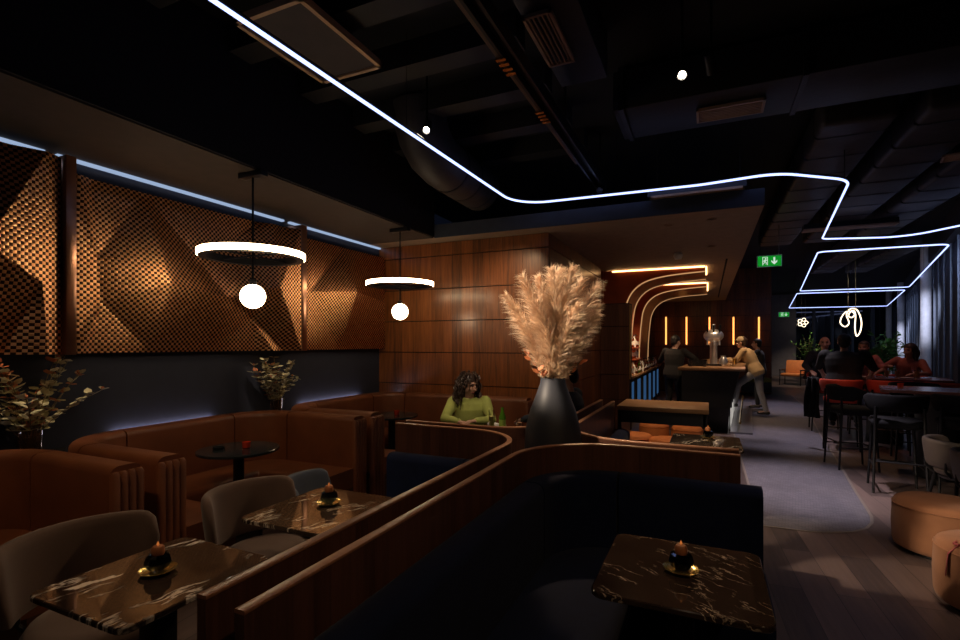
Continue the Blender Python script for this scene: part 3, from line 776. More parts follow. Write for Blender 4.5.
# russet dried leaves low in the pampas
rnd = random.Random(5)
for k, (sx, zt, dp) in enumerate(((-.17, 1.54, .06), (.19, 1.48, .02), (-.12, 1.44, -.08), (.16, 1.60, .06))):
    root = thing('dried_leaf_sprig', 'russet dried leaf sprig low in the tall vase', 'dried leaf', (VX, VY, 0), 0, 'russet leaf sprigs in the tall vase')
    a = Vector((0, 0, 1.28)); t = Vector((0, 0, zt))+AX*sx+AY*dp
    MB().tube([a, a.lerp(t, .5)+Vector((0, 0, .03)), t], .003, 5).build('stem', M['stem'], root)
    mb = MB()
    for j in range(5):
        q = a.lerp(t, .65+.08*j); leaf_poly(mb, q, (t-a).normalized()*.6+AX*rnd.uniform(-.8, .8)+AY*rnd.uniform(-.6, .2), Vector((rnd.uniform(-.4, .4), -.7, .7)), .055, .032)
    mb.build('leaves', M['leaf_rust'], root, smooth=False)

def bouquet(x, y, z, seed, label_v, label_b, sc=1.0, reach=.42):
    rv = solo('glass_vase', MB().lathe([(.055*sc, 0), (.06*sc, .01), (.066*sc, .10*sc), (.07*sc, .19*sc), (.066*sc, .19*sc), (.058*sc, .02), (.0001, .015)], 24), M['glass_vase'], label_v, 'vase', 'glass vases behind the booths'); rv.location = (x, y, z)
    root = thing('dried_bouquet', label_b, 'bouquet', (x, y, z+.02), 0, 'dried bouquets along the left wall')
    rnd = random.Random(seed); st = MB(); lv = MB(); rs = MB(); bd = MB()
    for k in range(24):
        a = rnd.uniform(0, 2*pi); r = reach*rnd.uniform(.25, 1.0); hgt = rnd.uniform(.26, .50)*sc*(1.15-.45*r/reach)
        b = Vector((rnd.uniform(-.02, .02), rnd.uniform(-.02, .02), .01)); m = Vector((r*.22*cos(a), r*.22*sin(a), .21*sc)); t = Vector((max(.02, r*cos(a)*.55), r*sin(a), .16*sc+hgt))
        pts = [b*(1-s)**2+m*2*s*(1-s)+t*s*s for s in [i/9 for i in range(10)]]
        st.tube(pts, .0026, 5)
        rust = rnd.random() < .25
        for i in range(3, 10):
            for sg in (-1, 1):
                d = (pts[i]-pts[i-1]).normalized(); o = d.cross(Vector((0, 0, 1)))
                if o.length < .05: o = Vector((1, 0, 0))
                o = o.normalized()*sg+Vector((rnd.uniform(-.5, .5), rnd.uniform(-.5, .5), rnd.uniform(-.3, .5)))
                leaf_poly(rs if rust else lv, pts[i], d*.35+o, Vector((rnd.uniform(-.5, .5), rnd.uniform(-.5, .5), 1)), rnd.uniform(.05, .08)*sc, rnd.uniform(.034, .052)*sc)
        if k % 5 == 0: bd.ball(t+Vector((0, 0, .012)), .012*sc, 8)
    st.build('stems', M['stem'], root); lv.build('eucalyptus_leaves', M['leaf_eu'], root, smooth=False); rs.build('russet_leaves', M['leaf_rust'], root, smooth=False); bd.build('buds', M['leaf_rust'], root)
MB_L = MB()
for k, (y, nm) in enumerate(((1.865, 'shelf between the first two booths'), (3.92, 'shelf between the last two booths'))):
    pass
# the two little ledges in the gaps between booth corners that carry the vases
for y, lb in ((1.863, 'dark corner ledge behind the two front booths'), (3.923, 'dark corner ledge behind the two rear booths')):
    solo('corner_ledge', MB().prism([(XW+.03, y-.26), (-4.18, y-.035), (-4.18, y+.035), (-4.22, y+.17), (XW+.03, y+.26)], .80, .83), M['flap'], lb, 'ledge', 'corner ledges', loc=(XW+.1, y, .8), smooth=False)
bouquet(-4.285, 1.863, .832, 2, 'clear glass vase behind the front booths at the left edge', 'dried eucalyptus and russet bouquet behind the front booths at the left edge', 1.1, .50)
bouquet(-4.295, 4.05, .832, 9, 'clear glass vase behind the booths under the farther ring lamp', 'dried pale green bouquet on the ledge nearer the walnut wall', .95, .42)

# ------------------------------------------------------------------ ring pendants
def ring_lamp(x, y, label):
    root = thing('ring_pendant_lamp', label, 'pendant lamp', (x, y, ZS), 0, 'ring pendant lamps')
    zr = 2.315-ZS; R = .395
    MB().box(-.13, .13, -.035, .035, -.045, -.001, .004).build('ceiling_mount', M['black_metal'], root)
    MB().tube([(0, 0, -.03), (0, 0, 2.04-ZS)], .0085, 10).build('stem', M['black_metal'], root)
    MB().lathe([(R, zr-.018), (R+.012, zr-.014), (R+.012, zr+.030), (R, zr+.032)], 72, cap=False).build('ring_diffuser', M['ring'], root)
    MB().lathe([(R-.055, zr-.022), (R+.001, zr-.022), (R+.001, zr+.036), (R-.055, zr+.036), (R-.055, zr-.022)], 72, cap=False).build('ring_body', M['black_metal'], root)
    sp = MB()
    for a in (0, pi/2): sp.tube([((R-.02)*cos(a), (R-.02)*sin(a), zr), (-(R-.02)*cos(a), -(R-.02)*sin(a), zr)], .007, 6)
    sp.build('spokes', M['black_metal'], root)
    MB().ball((0, 0, 1.985-ZS), .099, 28).build('globe', M['bulb'], root)
    MB().lathe([(.03, 2.072-ZS), (.03, 2.115-ZS), (.012, 2.125-ZS)], 16).build('globe_cap', M['black_metal'], root)
    return root
ring_lamp(-3.385, 2.95, 'black ring pendant lamp with opal globe over the nearer round table')
ring_lamp(-3.40, 5.12, 'black ring pendant lamp with opal globe in front of the walnut wall')

# ================================================================== THE BAR
struct('wall_bar_back', MB().box(XBOX-.03, XBOX, 9.75, 18, 0, ZS), M['copper_red'], smooth=False)
def canopy(y0, y1, label, xr=-.04):
    root = thing('copper_canopy', label, 'bar canopy', (-1.5, (y0+y1)/2, .96), 0, 'copper canopies over the bar')
    prof = [(-1.50, .965), (-1.48, 1.6), (-1.44, 2.1), (-1.385, 2.40), (-1.25, 2.62), (-1.02, 2.765), (-.62, 2.845), (xr, 2.885)]
    # smooth the curve
    pts = []
    for i in range(len(prof)-1):
        p0, p1, p2, p3 = prof[max(0, i-1)], prof[i], prof[i+1], prof[min(len(prof)-1, i+2)]
        for k in range(5):
            s = k/5
            pts.append(tuple(.5*((2*p1[j])+(-p0[j]+p2[j])*s+(2*p0[j]-5*p1[j]+4*p2[j]-p3[j])*s*s+(-p0[j]+3*p1[j]-3*p2[j]+p3[j])*s**3) for j in (0, 1)))
    pts.append(prof[-1])
    poly = pts+[(xr, 2.985), (XBOX+.005, 2.985), (XBOX+.005, .965)]
    n = len(poly)
    vs = [(x, y0, z) for x, z in poly]+[(x, y1, z) for x, z in poly]
    mb = MB().add(vs, [tuple(range(n)), tuple(range(n, 2*n))[::-1]]+[(i, n+i, n+(i+1) % n, (i+1) % n) for i in range(n)])
    mb.build('copper_shell', M['copper_red'], root, world=True, angle=25)
    zt = 2.972; c = .07
    path = [(XBOX+.03, y0+.20, zt), (XBOX+.10, y0+.04, zt), (XBOX+.24, y0-.012, zt), (xr-c, y0-.012, zt), (xr-.02, y0, zt), (xr+.012, y0+c, zt), (xr+.012, y1-c, zt), (xr-.02, y1, zt), (xr-c, y1+.012, zt), (xr-.55, y1+.012, zt)]
    MB().tube(path, .016, 8).build('glowing_edge', M['amber_strip'], root, world=True)
    for yy in (y0-.004, y1+.004):
        MB().tube([(x+.004, yy, z) for x, z in pts], .012, 6).build('edge_strip', M['canopy_edge_sheen'], root, world=True)  # glow stands in for the highlight caught by the curved edge
canopy(9.76, 10.95, 'glossy red copper canopy with glowing edge, nearer of the two over the bar')
canopy(12.4, 14.3, 'glossy red copper canopy with glowing edge, farther of the two over the bar', -.02)
bb = thing('back_bar', 'dark back bar counter with blue lit fridge doors below the copper canopies', 'back bar', (-1.6, 13, 0))
MB().box(XBOX+.005, -1.38, 9.76, 16.6, 0, .90).build('carcass', M['bar_front'], bb, smooth=False, world=True)
MB().box(XBOX+.005, -1.34, 9.75, 16.65, .90, .945, .006).build('worktop', M['counter_wood'], bb, smooth=False, world=True)
y = 9.85
while y < 16.0:
    d = MB().box(-1.38, -1.365, y, y+.72, .10, .86).build('fridge_door', M['blue_glow'], bb, smooth=False, world=True)
    fr = MB()
    for a, b, z0, z1 in ((y-.03, y+.03, .06, .9), (y+.69, y+.75, .06, .9), (y, y+.72, .06, .12), (y, y+.72, .84, .9)): fr.box(-1.382, -1.352, a, b, z0, z1)
    fr.build('door_frame', M['black_metal'], d, smooth=False, world=False).location = (0, 0, 0)
    y += 1.10
# bottles and glasses along the back bar
BOT = {}
def bottle(kind, col, h, r):
    root = thing('liquor_bottle', 'x', 'bottle', (0, 0, 0), 0, 'bottles on the back bar')
    MB().lathe([(.0001, 0), (r, .004), (r, h*.60), (r*.85, h*.68), (r*.36, h*.76), (r*.34, h*.93), (r*.40, h*.935), (r*.40, h)], 14).build('bottle_body', col, root)
    MB().lathe([(r*.42, h*.93), (r*.42, h*1.01)], 12).build('cap', M['black_metal'], root)
    MB().lathe([(r*1.01, h*.2), (r*1.01, h*.48)], 14, cap=False).build('paper_band', M['white'], root)
    return root
protos = [bottle('a', M['glass'], .30, .040), bottle('b', M['glass_amber'], .28, .038), bottle('c', M['glass_green'], .31, .038), bottle('d', M['white'], .27, .042)]
blab = ['clear liquor bottle on the back bar', 'amber liquor bottle on the back bar', 'green liquor bottle on the back bar', 'white liquor bottle on the back bar']
rnd = random.Random(3); first = [True]*4
for i in range(18):
    k = [0, 1, 0, 3, 1, 2, 0, 3, 0][i % 9]; x = -1.42+rnd.uniform(-.02, .02); y = 9.95+i*.34+rnd.uniform(-.05, .05)
    if first[k]: o = protos[k]; o.location = (x, y, .945); o['label'] = blab[k]; first[k] = False
    else: dup(protos[k], (x, y, .945), 0, blab[k])
# wine glasses on the back bar
def glass_tall(name, label, loc, mat, h=.14, r=.033, fill=None, group=None, stem=False, cat='glass'):
    root = thing(name, label, cat, loc, 0, group)
    if stem: MB().lathe([(.03, 0), (.032, .003), (.005, .012), (.004, h*.45), (.02, h*.52), (r, h*.70), (r*.85, h), (r*.82, h), (r*.92, h*.7), (.0001, h*.53)], 16).build('bowl', mat, root)
    else: MB().lathe([(r*.85, 0), (r, h), (r*.94, h), (r*.80, .008), (.0001, .008)], 16).build('tumbler', mat, root)
    if fill: MB().lathe([(.0001, .012), (r*.78, .012), (r*.88, h*.72), (.0001, h*.73)], 14).build('drink', fill, root)
    return root
g0 = None
for i in range(7):
    p = (-1.375, 11.2+i*.62, .945)
    if g0 is None: g0 = glass_tall('wine_glass', 'stemmed glass at the front edge of the back bar', p, M['glass'], .20, .036, None, 'stemmed glasses on the back bar', True)
    else: dup(g0, p)
# little shelves stepping up the canopy foot
for k, z in enumerate((1.25, 1.50)):
    solo('bar_shelf', MB().box(-1.62, -1.40, 10.98, 12.36, z-.012, z+.012, .004), M['copper_red'], ['lower copper shelf between the canopies', 'upper copper shelf between the canopies'][k], 'shelf', 'copper shelves', loc=(-1.5, 11.6, z))
    for j in range(5): dup(protos[(j+k) % 4 if (j+k) % 4 != 2 else 0], (-1.51, 11.15+j*.25, z+.0125), 0, ['bottle on the lower copper shelf between the canopies', 'bottle on the upper copper shelf between the canopies'][k])

bar = thing('bar_counter', 'long dark bar counter with a brown wooden top and lit footwell', 'bar counter', (.1, 11.9, 0))
BY0, BY1 = 9.72, 15.2
poly = [(-.40, 0), (.30, 0), (.34, .45), (.50, 1.115), (-.44, 1.115), (-.44, .5)]
n = len(poly)
vs = [(x, BY0+.05+(.25 if z < .1 else 0), z) for x, z in poly]+[(x, BY1, z) for x, z in poly]
MB().add(vs, [tuple(range(n)), tuple(range(n, 2*n))[::-1]]+[(i, n+i, n+(i+1) % n, (i+1) % n) for i in range(n)]).shear().build('counter_body', M['bar_front'], bar, smooth=False, world=True)
MB().box(-.50, .58, BY0, BY1+.03, 1.115, 1.17, .008).shear().build('bar_top', M['counter_wood'], bar, world=True)
for k in range(5):
    MB().box(.325, .345, BY0+.34+k*1.0, BY0+1.08+k*1.0, .07, .36).shear().build('lit_kick_panel', M['kick'], bar, smooth=False, world=True)
    MB().box(.33, .348, BY0+.25+k*1.0, BY0+.32+k*1.0, .0, .44).shear().build('kick_post', M['black_metal'], bar, smooth=False, world=True)
MB().box(.34, .70, BY0+.2, BY1, .0, .035).shear().build('foot_step', M['steel'], bar, smooth=False, world=True)
MB().tube([(.50, BY0+.25, .19), (.50, BY1-.1, .19)], .02, 10).shear().build('foot_rail', M['brass'], bar, world=True)
tp = thing('beer_tap_tower', 'tall chrome beer tap tower standing on the bar top', 'beer tap', (.10, 10.75, 1.17))
tp.scale = (1.3, 1.3, 1.08)
MB().box(-.11, .11, -.08, .08, 0, .03, .006).build('base', M['black_metal'], tp)
MB().lathe([(.055, .03), (.05, .34), (.06, .38), (.06, .42)], 20).build('column', M['chrome'], tp)
MB().ball((0, 0, .54), .14, 20, (1.0, .6, .85)).build('head', M['chrome'], tp)
for dx in (-.08, .0, .08):
    h = MB().tube([(dx, -.03, .45), (dx, -.10, .44), (dx, -.11, .37)], .011, 8).build('spout', M['chrome'], tp)
    MB().tube([(dx, -.08, .60), (dx*1.1, -.10, .73)], [.010, .016], 8).build('handle', M['black_metal'], h)
MB().box(-.02, .02, -.015, .015, .66, .75, .005).build('finial', M['chrome'], tp)
solo('bar_caddy', MB().box(-.17, .17, -.07, .07, 0, .005).box(-.17, -.16, -.07, .07, 0, .12).box(.16, .17, -.07, .07, 0, .12).box(-.17, .17, .06, .07, 0, .12).box(-.17, .17, -.07, -.06, 0, .06).box(-.01, .01, -.07, .07, 0, .09), M['black_metal'],
     'black bar caddy on the bar top left of the beer tap', 'caddy', smooth=False).location = (-.18, 10.45, 1.17)
solo('coffee_jug', MB().lathe([(.05, 0), (.075, .04), (.07, .12), (.045, .17), (.05, .20), (.044, .20), (.04, .17), (.0001, .15)], 20), M['chrome'], 'small chrome jug on the bar right of the beer tap', 'jug').location = (.27, 10.7, 1.17)
glass_tall('beer_glass', 'glass of amber beer in front of the man in the tan shirt', (.50, 11.5, 1.17), M['glass'], .17, .042, plain('beer', (.75, .38, .06), .2), None)
for k, (x, y) in enumerate(((-.30, 10.2), (-.05, 10.15), (.42, 10.9))):
    glass_tall('tumbler_glass', ['clear tumbler at the left end of the bar top', 'clear tumbler in front of the beer tap', 'clear tumbler on the bar right of the beer tap'][k], (x, y, 1.17), M['glass'], .11, .036, None, 'tumblers on the bar')
for k, px in enumerate((666, 686.5, 709.5, 733.5, 759)):
    t = 17.93; a = PY(px, 317, t); b = PY(px, 344.5, t)
    root = thing('amber_wall_light', ['first', 'second', 'third', 'fourth', 'fifth'][k]+' from the left of the upright amber light bars on the far walnut wall', 'wall light', (a.x, t+.02, b.z), 0, 'upright amber light bars')
    MB().box(-.022, .022, -.03, .0, 0, a.z-b.z, .006).build('light_bar', M['amber_led'], root)
    MB().box(-.035, .035, .0, .03, -.03, a.z-b.z+.03).build('back_plate', M['brass'], root)

# service counter behind the vase booths
sc = thing('service_counter', 'narrow high counter with a light brown top, in front of the orange poufs', 'counter', (-.42, 5.72, 0))
MB().box(-.87, .01, 5.36, 6.06, .905, .95, .005).build('counter_top', M['counter_wood'], sc, world=True)
MB().box(-.86, -.02, 5.38, 5.42, .78, .905).build('apron', M['bar_front'], sc, smooth=False, world=True)
MB().box(-.04, -.005, 5.38, 6.02, .0, .905).build('end_panel', M['bar_front'], sc, smooth=False, world=True)
MB().box(-.86, -.825, 5.38, 6.02, .0, .905).build('end_panel', M['bar_front'], sc, smooth=False, world=True)
def pouf(x, y, r, h, mat, label, group):
    root = thing('pouf', label, 'pouf', (x, y, 0), 0, group)
    MB().lathe([(.0001, .03), (r-.03, .03), (r-.008, .04), (r, .07), (r+.006, h*.5), (r, h-.06), (r-.012, h-.02), (r-.04, h-.003), (r*.5, h+.004), (.0001, h+.006)], 48).build('cushion', mat, root, angle=60)
    MB().lathe([(r-.06, 0), (r-.06, .03)], 32).build('base_ring', M['black_metal'], root)
    MB().lathe([(r-.004, h-.047), (r+.003, h-.044), (r-.004, h-.04)], 48, cap=False).build('piping', mat, root)
    return root
pouf(1.63, 4.94, .30, .40, M['tan_fabric'], 'large round tan pouf at right, farther from the front', 'tan poufs')
pouf(1.585, 3.99, .30, .40, M['tan_fabric'], 'large round tan pouf cut by the right edge, under the pink strap', 'tan poufs')
for x, y, lb in ((-.71, 7.63, 'orange pouf seen under the counter, tallest and left of the pair'), (-.265, 7.5, 'orange pouf seen under the right end of the counter'), (-.47, 6.55, 'low orange pouf just behind the marble table right of the vase'), (-.83, 6.6, 'orange pouf half hidden at the left post of the counter')):
    pouf(x, y, .205, .46 if 'low' not in lb else .44, M['orange'], lb, 'orange poufs')
ST0 = len(bpy.data.objects)
st = thing('bag_strap', 'pink bag strap lying over the pouf at the right edge', 'strap', (1.32, 3.86, .40))
a = [(1.60+.0, 3.93, .46), (1.50, 3.90, .412), (1.36, 3.86, .409), (1.26, 3.83, .40), (1.215, 3.82, .35), (1.20, 3.81, .22)]
mb = MB(); vs = []
for i, p in enumerate(a):
    w = .014
    vs += [(p[0]-w*.3, p[1]-w, p[2]), (p[0]+w*.3, p[1]+w, p[2])]
mb.add(vs, [(2*i, 2*i+1, 2*i+3, 2*i+2) for i in range(len(a)-1)]); o = mb.build('woven_band', M['pink'], st, world=True)
mo = o.modifiers.new('s', 'SOLIDIFY'); mo.thickness = .005
MB().tube([(1.262, 3.80, .409), (1.25, 3.832, .409), (1.27, 3.86, .412)], .008, 8).build('buckle', M['pink'], st, world=True)

st.location = (1.405, 3.91, .40)

# ================================================================== HIGH TABLES AND STOOLS AT RIGHT
def stool(name, label, loc, rotz, mat, legmat, group, back=True):
    root = thing(name, label, 'bar stool', loc, rotz, group)
    slab(MB(), lambda o: rounded_rect(.225+o, .215+o, .10+o), .705, .785, .022).build('seat', mat, root, angle=60)
    MB().box(-.19, .19, -.18, .18, .69, .706).build('seat_frame', legmat, root)
    for sx in (-1, 1):
        MB().tube([(sx*.18, .17, .70), (sx*.215, .205, 0)], [.016, .012], 8).build('leg', legmat, root)
        MB().tube([(sx*.20, -.20, .92), (sx*.205, -.20, .70), (sx*.225, -.235, 0)], [.014, .016, .012], 8).build('leg', legmat, root)
        MB().tube([(sx*.204, .192, .28), (sx*.215, -.22, .28)], .009, 6).build('side_rail', legmat, root)
    MB().tube([(-.203, .194, .28), (.203, .194, .28)], .010, 6).build('foot_rest', legmat, root)
    MB().tube([(-.215, -.219, .34), (.215, -.219, .34)], .009, 6).build('rear_rail', legmat, root)
    if back:
        mb = MB(); vs = []; n = 22; pn = 12
        for i in range(n+1):
            a = radians(180-6+ (192)*i/n); e = min(i, n-i)/n
            hh = .095*min(1, .45+e*4)
            for k in range(pn):
                q = 2*pi*k/pn; u = math.copysign(abs(cos(q))**.6, cos(q)); w = math.copysign(abs(sin(q))**.4, sin(q))
                rad = .265+.022*u+w*.012
                vs.append((rad*cos(a)*.96, rad*sin(a)+.005, .965+w*hh))
        fs = [tuple(range(pn)), tuple(n*pn+k for k in range(pn))[::-1]]
        for i in range(n):
            for k in range(pn): fs.append((i*pn+k, i*pn+(k+1) % pn, (i+1)*pn+(k+1) % pn, (i+1)*pn+k))
        mb.add(vs, fs).build('backrest', mat, root, angle=70)
    return root
s0 = stool('bar_stool', 'charcoal bar stool with its wide curved back to the camera, nearest of the high stools', (1.86, 6.83, 0), radians(-6), M['black_fabric'], M['black_metal'], 'charcoal bar stools')
dup(s0, (1.70, 7.88, 0), radians(-80), 'charcoal bar stool beside the aisle, at the left end of the nearer high table')
dup(s0, (2.50, 7.02, 0), radians(-12), 'charcoal bar stool cut by the right edge, beside the nearest high stool')
dup(s0, (2.55, 8.62, 0), radians(170), 'charcoal bar stool on the far side of the nearer high table')
def high_table(cx, cy, lx, ly, rot, label, topmat):
    root = thing('high_table', label, 'high table', (cx, cy, 0), rot, 'high tables')
    slab(MB(), lambda o: rounded_rect(lx+o, ly+o, .06+o), 1.015, 1.05, .005).build('table_top', topmat, root, angle=30)
    MB().lathe([(.235, .0), (.24, .02), (.225, .9), (.235, 1.0), (.30, 1.015)], 40).build('pedestal', plain('black_fluted_pedestal', (.008, .008, .010), .5), root)
    return root
FR = -math.atan(.2308)
RED_TOP = plain('dark_red_lacquer_top', (.20, .085, .075), .25)
high_table(2.52, 7.72, .56, .42, FR, 'nearer high table with a dark lacquer top on a round black pedestal', RED_TOP)
high_table(2.62, 10.15, .80, .42, FR, 'farther high table with a dark red top where the group of guests sits', RED_TOP)
r0 = stool('bar_stool', 'red bar stool under the man in black seen from behind', (1.86, 9.28, 0), radians(-10), M['red'], M['black_metal'], 'red bar stools', True)
dup(r0, (2.46, 9.28, 0), radians(-15), 'red bar stool to the right of the man in black')
dup(r0, (3.08, 9.12, 0), radians(-15), 'red bar stool at the right end of the farther high table')
dup(r0, (1.96, 11.02, 0), radians(175), 'red bar stool under the guest across from the man in black')
dup(r0, (2.52, 10.90, 0), radians(170), 'red bar stool under the guest in the pink patterned top')
dup(r0, (3.09, 10.76, 0), radians(165), 'red bar stool under the guest leaning at the right end of the table')
for k, (x, y) in enumerate(((2.2, 7.9), (2.75, 7.62))):
    tl = thing('tealight', ['red tealight on the nearer high table, left one', 'red tealight on the nearer high table, right one'][k], 'candle', (x, y, 1.0505), 0, 'tealights on the high tables')
    MB().lathe([(.022, 0), (.030, .004), (.033, .05), (.031, .05), (.028, .008), (.0001, .006)], 16).build('glass_cup', bpy.data.materials['red_tealight_glass'], tl)
    MB().lathe([(.0001, .03), (.0305, .03), (.0305, .034), (.0001, .036)], 14).build('wax', M['flame'], tl)
for k, (x, y, h, fl_) in enumerate(((2.45, 10.25, .15, 1), (2.62, 10.05, .15, 1), (2.80, 10.2, .14, 1), (2.95, 10.0, .19, 0), (2.15, 10.3, .19, 0), (3.05, 10.2, .15, 1))):
    lb = ['amber drink in a tall glass, first from the left on the farther high table', 'amber drink in a tall glass, second from the left on the farther high table', 'short amber drink in the middle of the farther high table', 'stemmed glass near the right end of the farther high table', 'stemmed glass near the left end of the farther high table', 'amber drink at the right end of the farther high table'][k]
    glass_tall('drink_glass', lb, (x, y, 1.0505), M['glass'], h, .034, plain('amber_drink', (.70, .36, .12), .2) if fl_ and k == 0 else (bpy.data.materials.get('amber_drink') if fl_ else None), 'drinks on the farther high table', not fl_)
for k, (x, y) in enumerate(((2.30, 10.0), (2.85, 9.95))):
    solo('side_plate', MB().lathe([(.05, 0), (.085, .012), (.087, .016), (.05, .006), (.0001, .006)], 24), M['white'], ['white plate on the farther high table in front of the man in black', 'white plate on the farther high table in front of the red stool'][k], 'plate', 'plates on the farther high table').location = (x, y, 1.0505)
# jacket over the man's stool
jk = MB(); vs = []; n = 9; m = 8
for i in range(n):
    for j in range(m):
        z = 1.09-.62*i/(n-1); x = -.10+.20*j/(m-1)
        vs.append((x*(.8+.35*i/(n-1)), -.31-.03*sin(j*1.9+i*.4)-.02*i/(n-1), z))
jk.add(vs, [(i*m+j, i*m+j+1, (i+1)*m+j+1, (i+1)*m+j) for i in range(n-1) for j in range(m-1)])
o = solo('jacket', jk, M['black_cloth'], 'dark jacket hanging over the back of the stool under the man in black', 'jacket', loc=(0, 0, .5)); o.location = (1.66, 9.33, .5); o.rotation_euler = (0, 0, radians(-40))
mo = o.modifiers.new('s', 'SOLIDIFY'); mo.thickness = .02

# ------------------------------------------------------------------ far end: neon, armchair, plants
def neon(loc, s, pts, label, wires=True, group='neon squiggle lamps'):
    root = thing('neon_lamp', label, 'neon lamp', loc, 0, group)
    # smooth closed squiggle
    out = []; k = len(pts)
    for i in range(k):
        p0, p1, p2, p3 = pts[i-1], pts[i], pts[(i+1) % k], pts[(i+2) % k]
        for q in range(5):
            u = q/5
            out.append(tuple(.5*((2*p1[j])+(-p0[j]+p2[j])*u+(2*p0[j]-5*p1[j]+4*p2[j]-p3[j])*u*u+(-p0[j]+3*p1[j]-3*p2[j]+p3[j])*u**3) for j in (0, 1)))
    MB().tube([(x*s, .04*sin(i*.3), z*s) for i, (x, z) in enumerate(out)], .013, 8, closed=True).build('neon_tube', M['neon'], root)
    if wires:
        for dx in (-.05, .10): MB().tube([(dx, 0, .45*s*.8), (dx, 0, ZC-loc[2]-.001)], .006, 5).build('suspension_wire', M['brass'], root)
zp = [(500,375),(497,398),(510,412),(521,398),(514,368),(528,346),(547,351),(558,390),(556,428),(546,447),(541,412),(541,372),(535,353),(525,360),(522,373),(531,378),(538,366),(530,356),(514,357)]
sq = [((x-527)/100, (405-z)/100) for x, z in zp]
neon((3.18, 14.9, 2.06), .66, sq, 'warm white neon squiggle lamp hanging over the far tables on two wires')
neon((4.05, 27.6, 2.58), .22, [((.62+.34*cos(5*t))*cos(t*2), (.62+.34*cos(5*t))*sin(t*2)) for t in [2*pi*k/40 for k in range(40)]], 'small warm glowing knot before the far glazing, above the big plant')  # second glowing knot, added before the far glazing
ac = thing('orange_armchair', 'orange lounge armchair against the grey wall at the far end', 'armchair', (2.98, 22.6, 0), radians(-25))
MB().box(-.33, .33, -.32, .30, .34, .46, .05).build('seat', M['orange'], ac)
st_ = MB(); st_.box(-.34, .34, -.06, .06, -.02, .50, .05); st_.xf(Matrix.Translation((0, .30, .46)) @ Matrix.Rotation(radians(-14), 4, 'X')); st_.build('backrest', M['orange'], ac)
for sx in (-1, 1):
    MB().box(sx*.36-.03, sx*.36+.03, -.30, .28, .55, .60, .02).build('armrest', M['black_metal'], ac)
    for sy in (-.26, .26): MB().tube([(sx*.35, sy, .57), (sx*.36, sy*1.1, 0)], .016, 8).build('leg', M['black_metal'], ac)
def plant(loc, h, w, label, seed, nl=130, potr=.22, poth=.4, leaf=.14):
    root = thing('potted_plant', label, 'plant', loc, 0, 'leafy plants at the far end')
    MB().lathe([(potr*.8, 0), (potr, poth), (potr*.92, poth), (potr*.9, poth-.04), (.0001, poth-.04)], 24).build('pot', M['pot'], root)
    rnd = random.Random(seed); st = MB(); lv = MB()
    for k in range(22):
        a = rnd.uniform(0, 2*pi); r = w*rnd.uniform(.2, 1); z = poth+(h-poth)*rnd.uniform(.4, 1)*(1.1-.3*r/w)
        b = Vector((0, 0, poth-.05)); t = Vector((r*cos(a), r*sin(a), z)); m = Vector((r*.2*cos(a), r*.2*sin(a), poth+(z-poth)*.7))
        pts = [b*(1-s)**2+m*2*s*(1-s)+t*s*s for s in [i/7 for i in range(8)]]
        st.tube(pts, .006, 5)
        for i in range(2, 8):
            for q in range(2):
                leaf_poly(lv, pts[i], Vector((rnd.uniform(-1, 1), rnd.uniform(-1, 1), rnd.uniform(-.2, .8))), Vector((rnd.uniform(-.4, .4), rnd.uniform(-.4, .4), 1)), leaf*rnd.uniform(.7, 1.3), leaf*.45)
    st.build('stems', M['stem'], root); lv.build('leaves', M['leaf_green'], root, smooth=False)
plant((4.1, 26.6, 0), 2.0, .62, 'large leafy plant before the far glazing, beside the orange armchair', 4)
plant((4.9, 27.4, 0), 1.5, .5, 'smaller leafy plant before the far glazing, right of the large one', 6)
plant((5.55, 21.0, 0), 2.1, .55, 'leafy plant between the second and third white columns', 8, leaf=.2)
plant((4.45, 17.6, 0), 1.9, .45, 'palm-like plant behind the seated guests', 12, leaf=.22)
# bench with a green cushion at the foot of the far walnut wall
bn = thing('wall_bench', 'dark bench at the foot of the far walnut wall with a green seat pad', 'bench', (1.35, 17.55, 0))
MB().box(.95, 1.75, 17.3, 17.9, .12, .42, .02).build('bench_base', M['bar_front'], bn, world=True)
MB().box(.95, 1.75, 17.28, 17.9, .42, .54, .04).build('seat_pad', plain('olive_seat_pad', (.20, .22, .05), .8), bn, world=True)

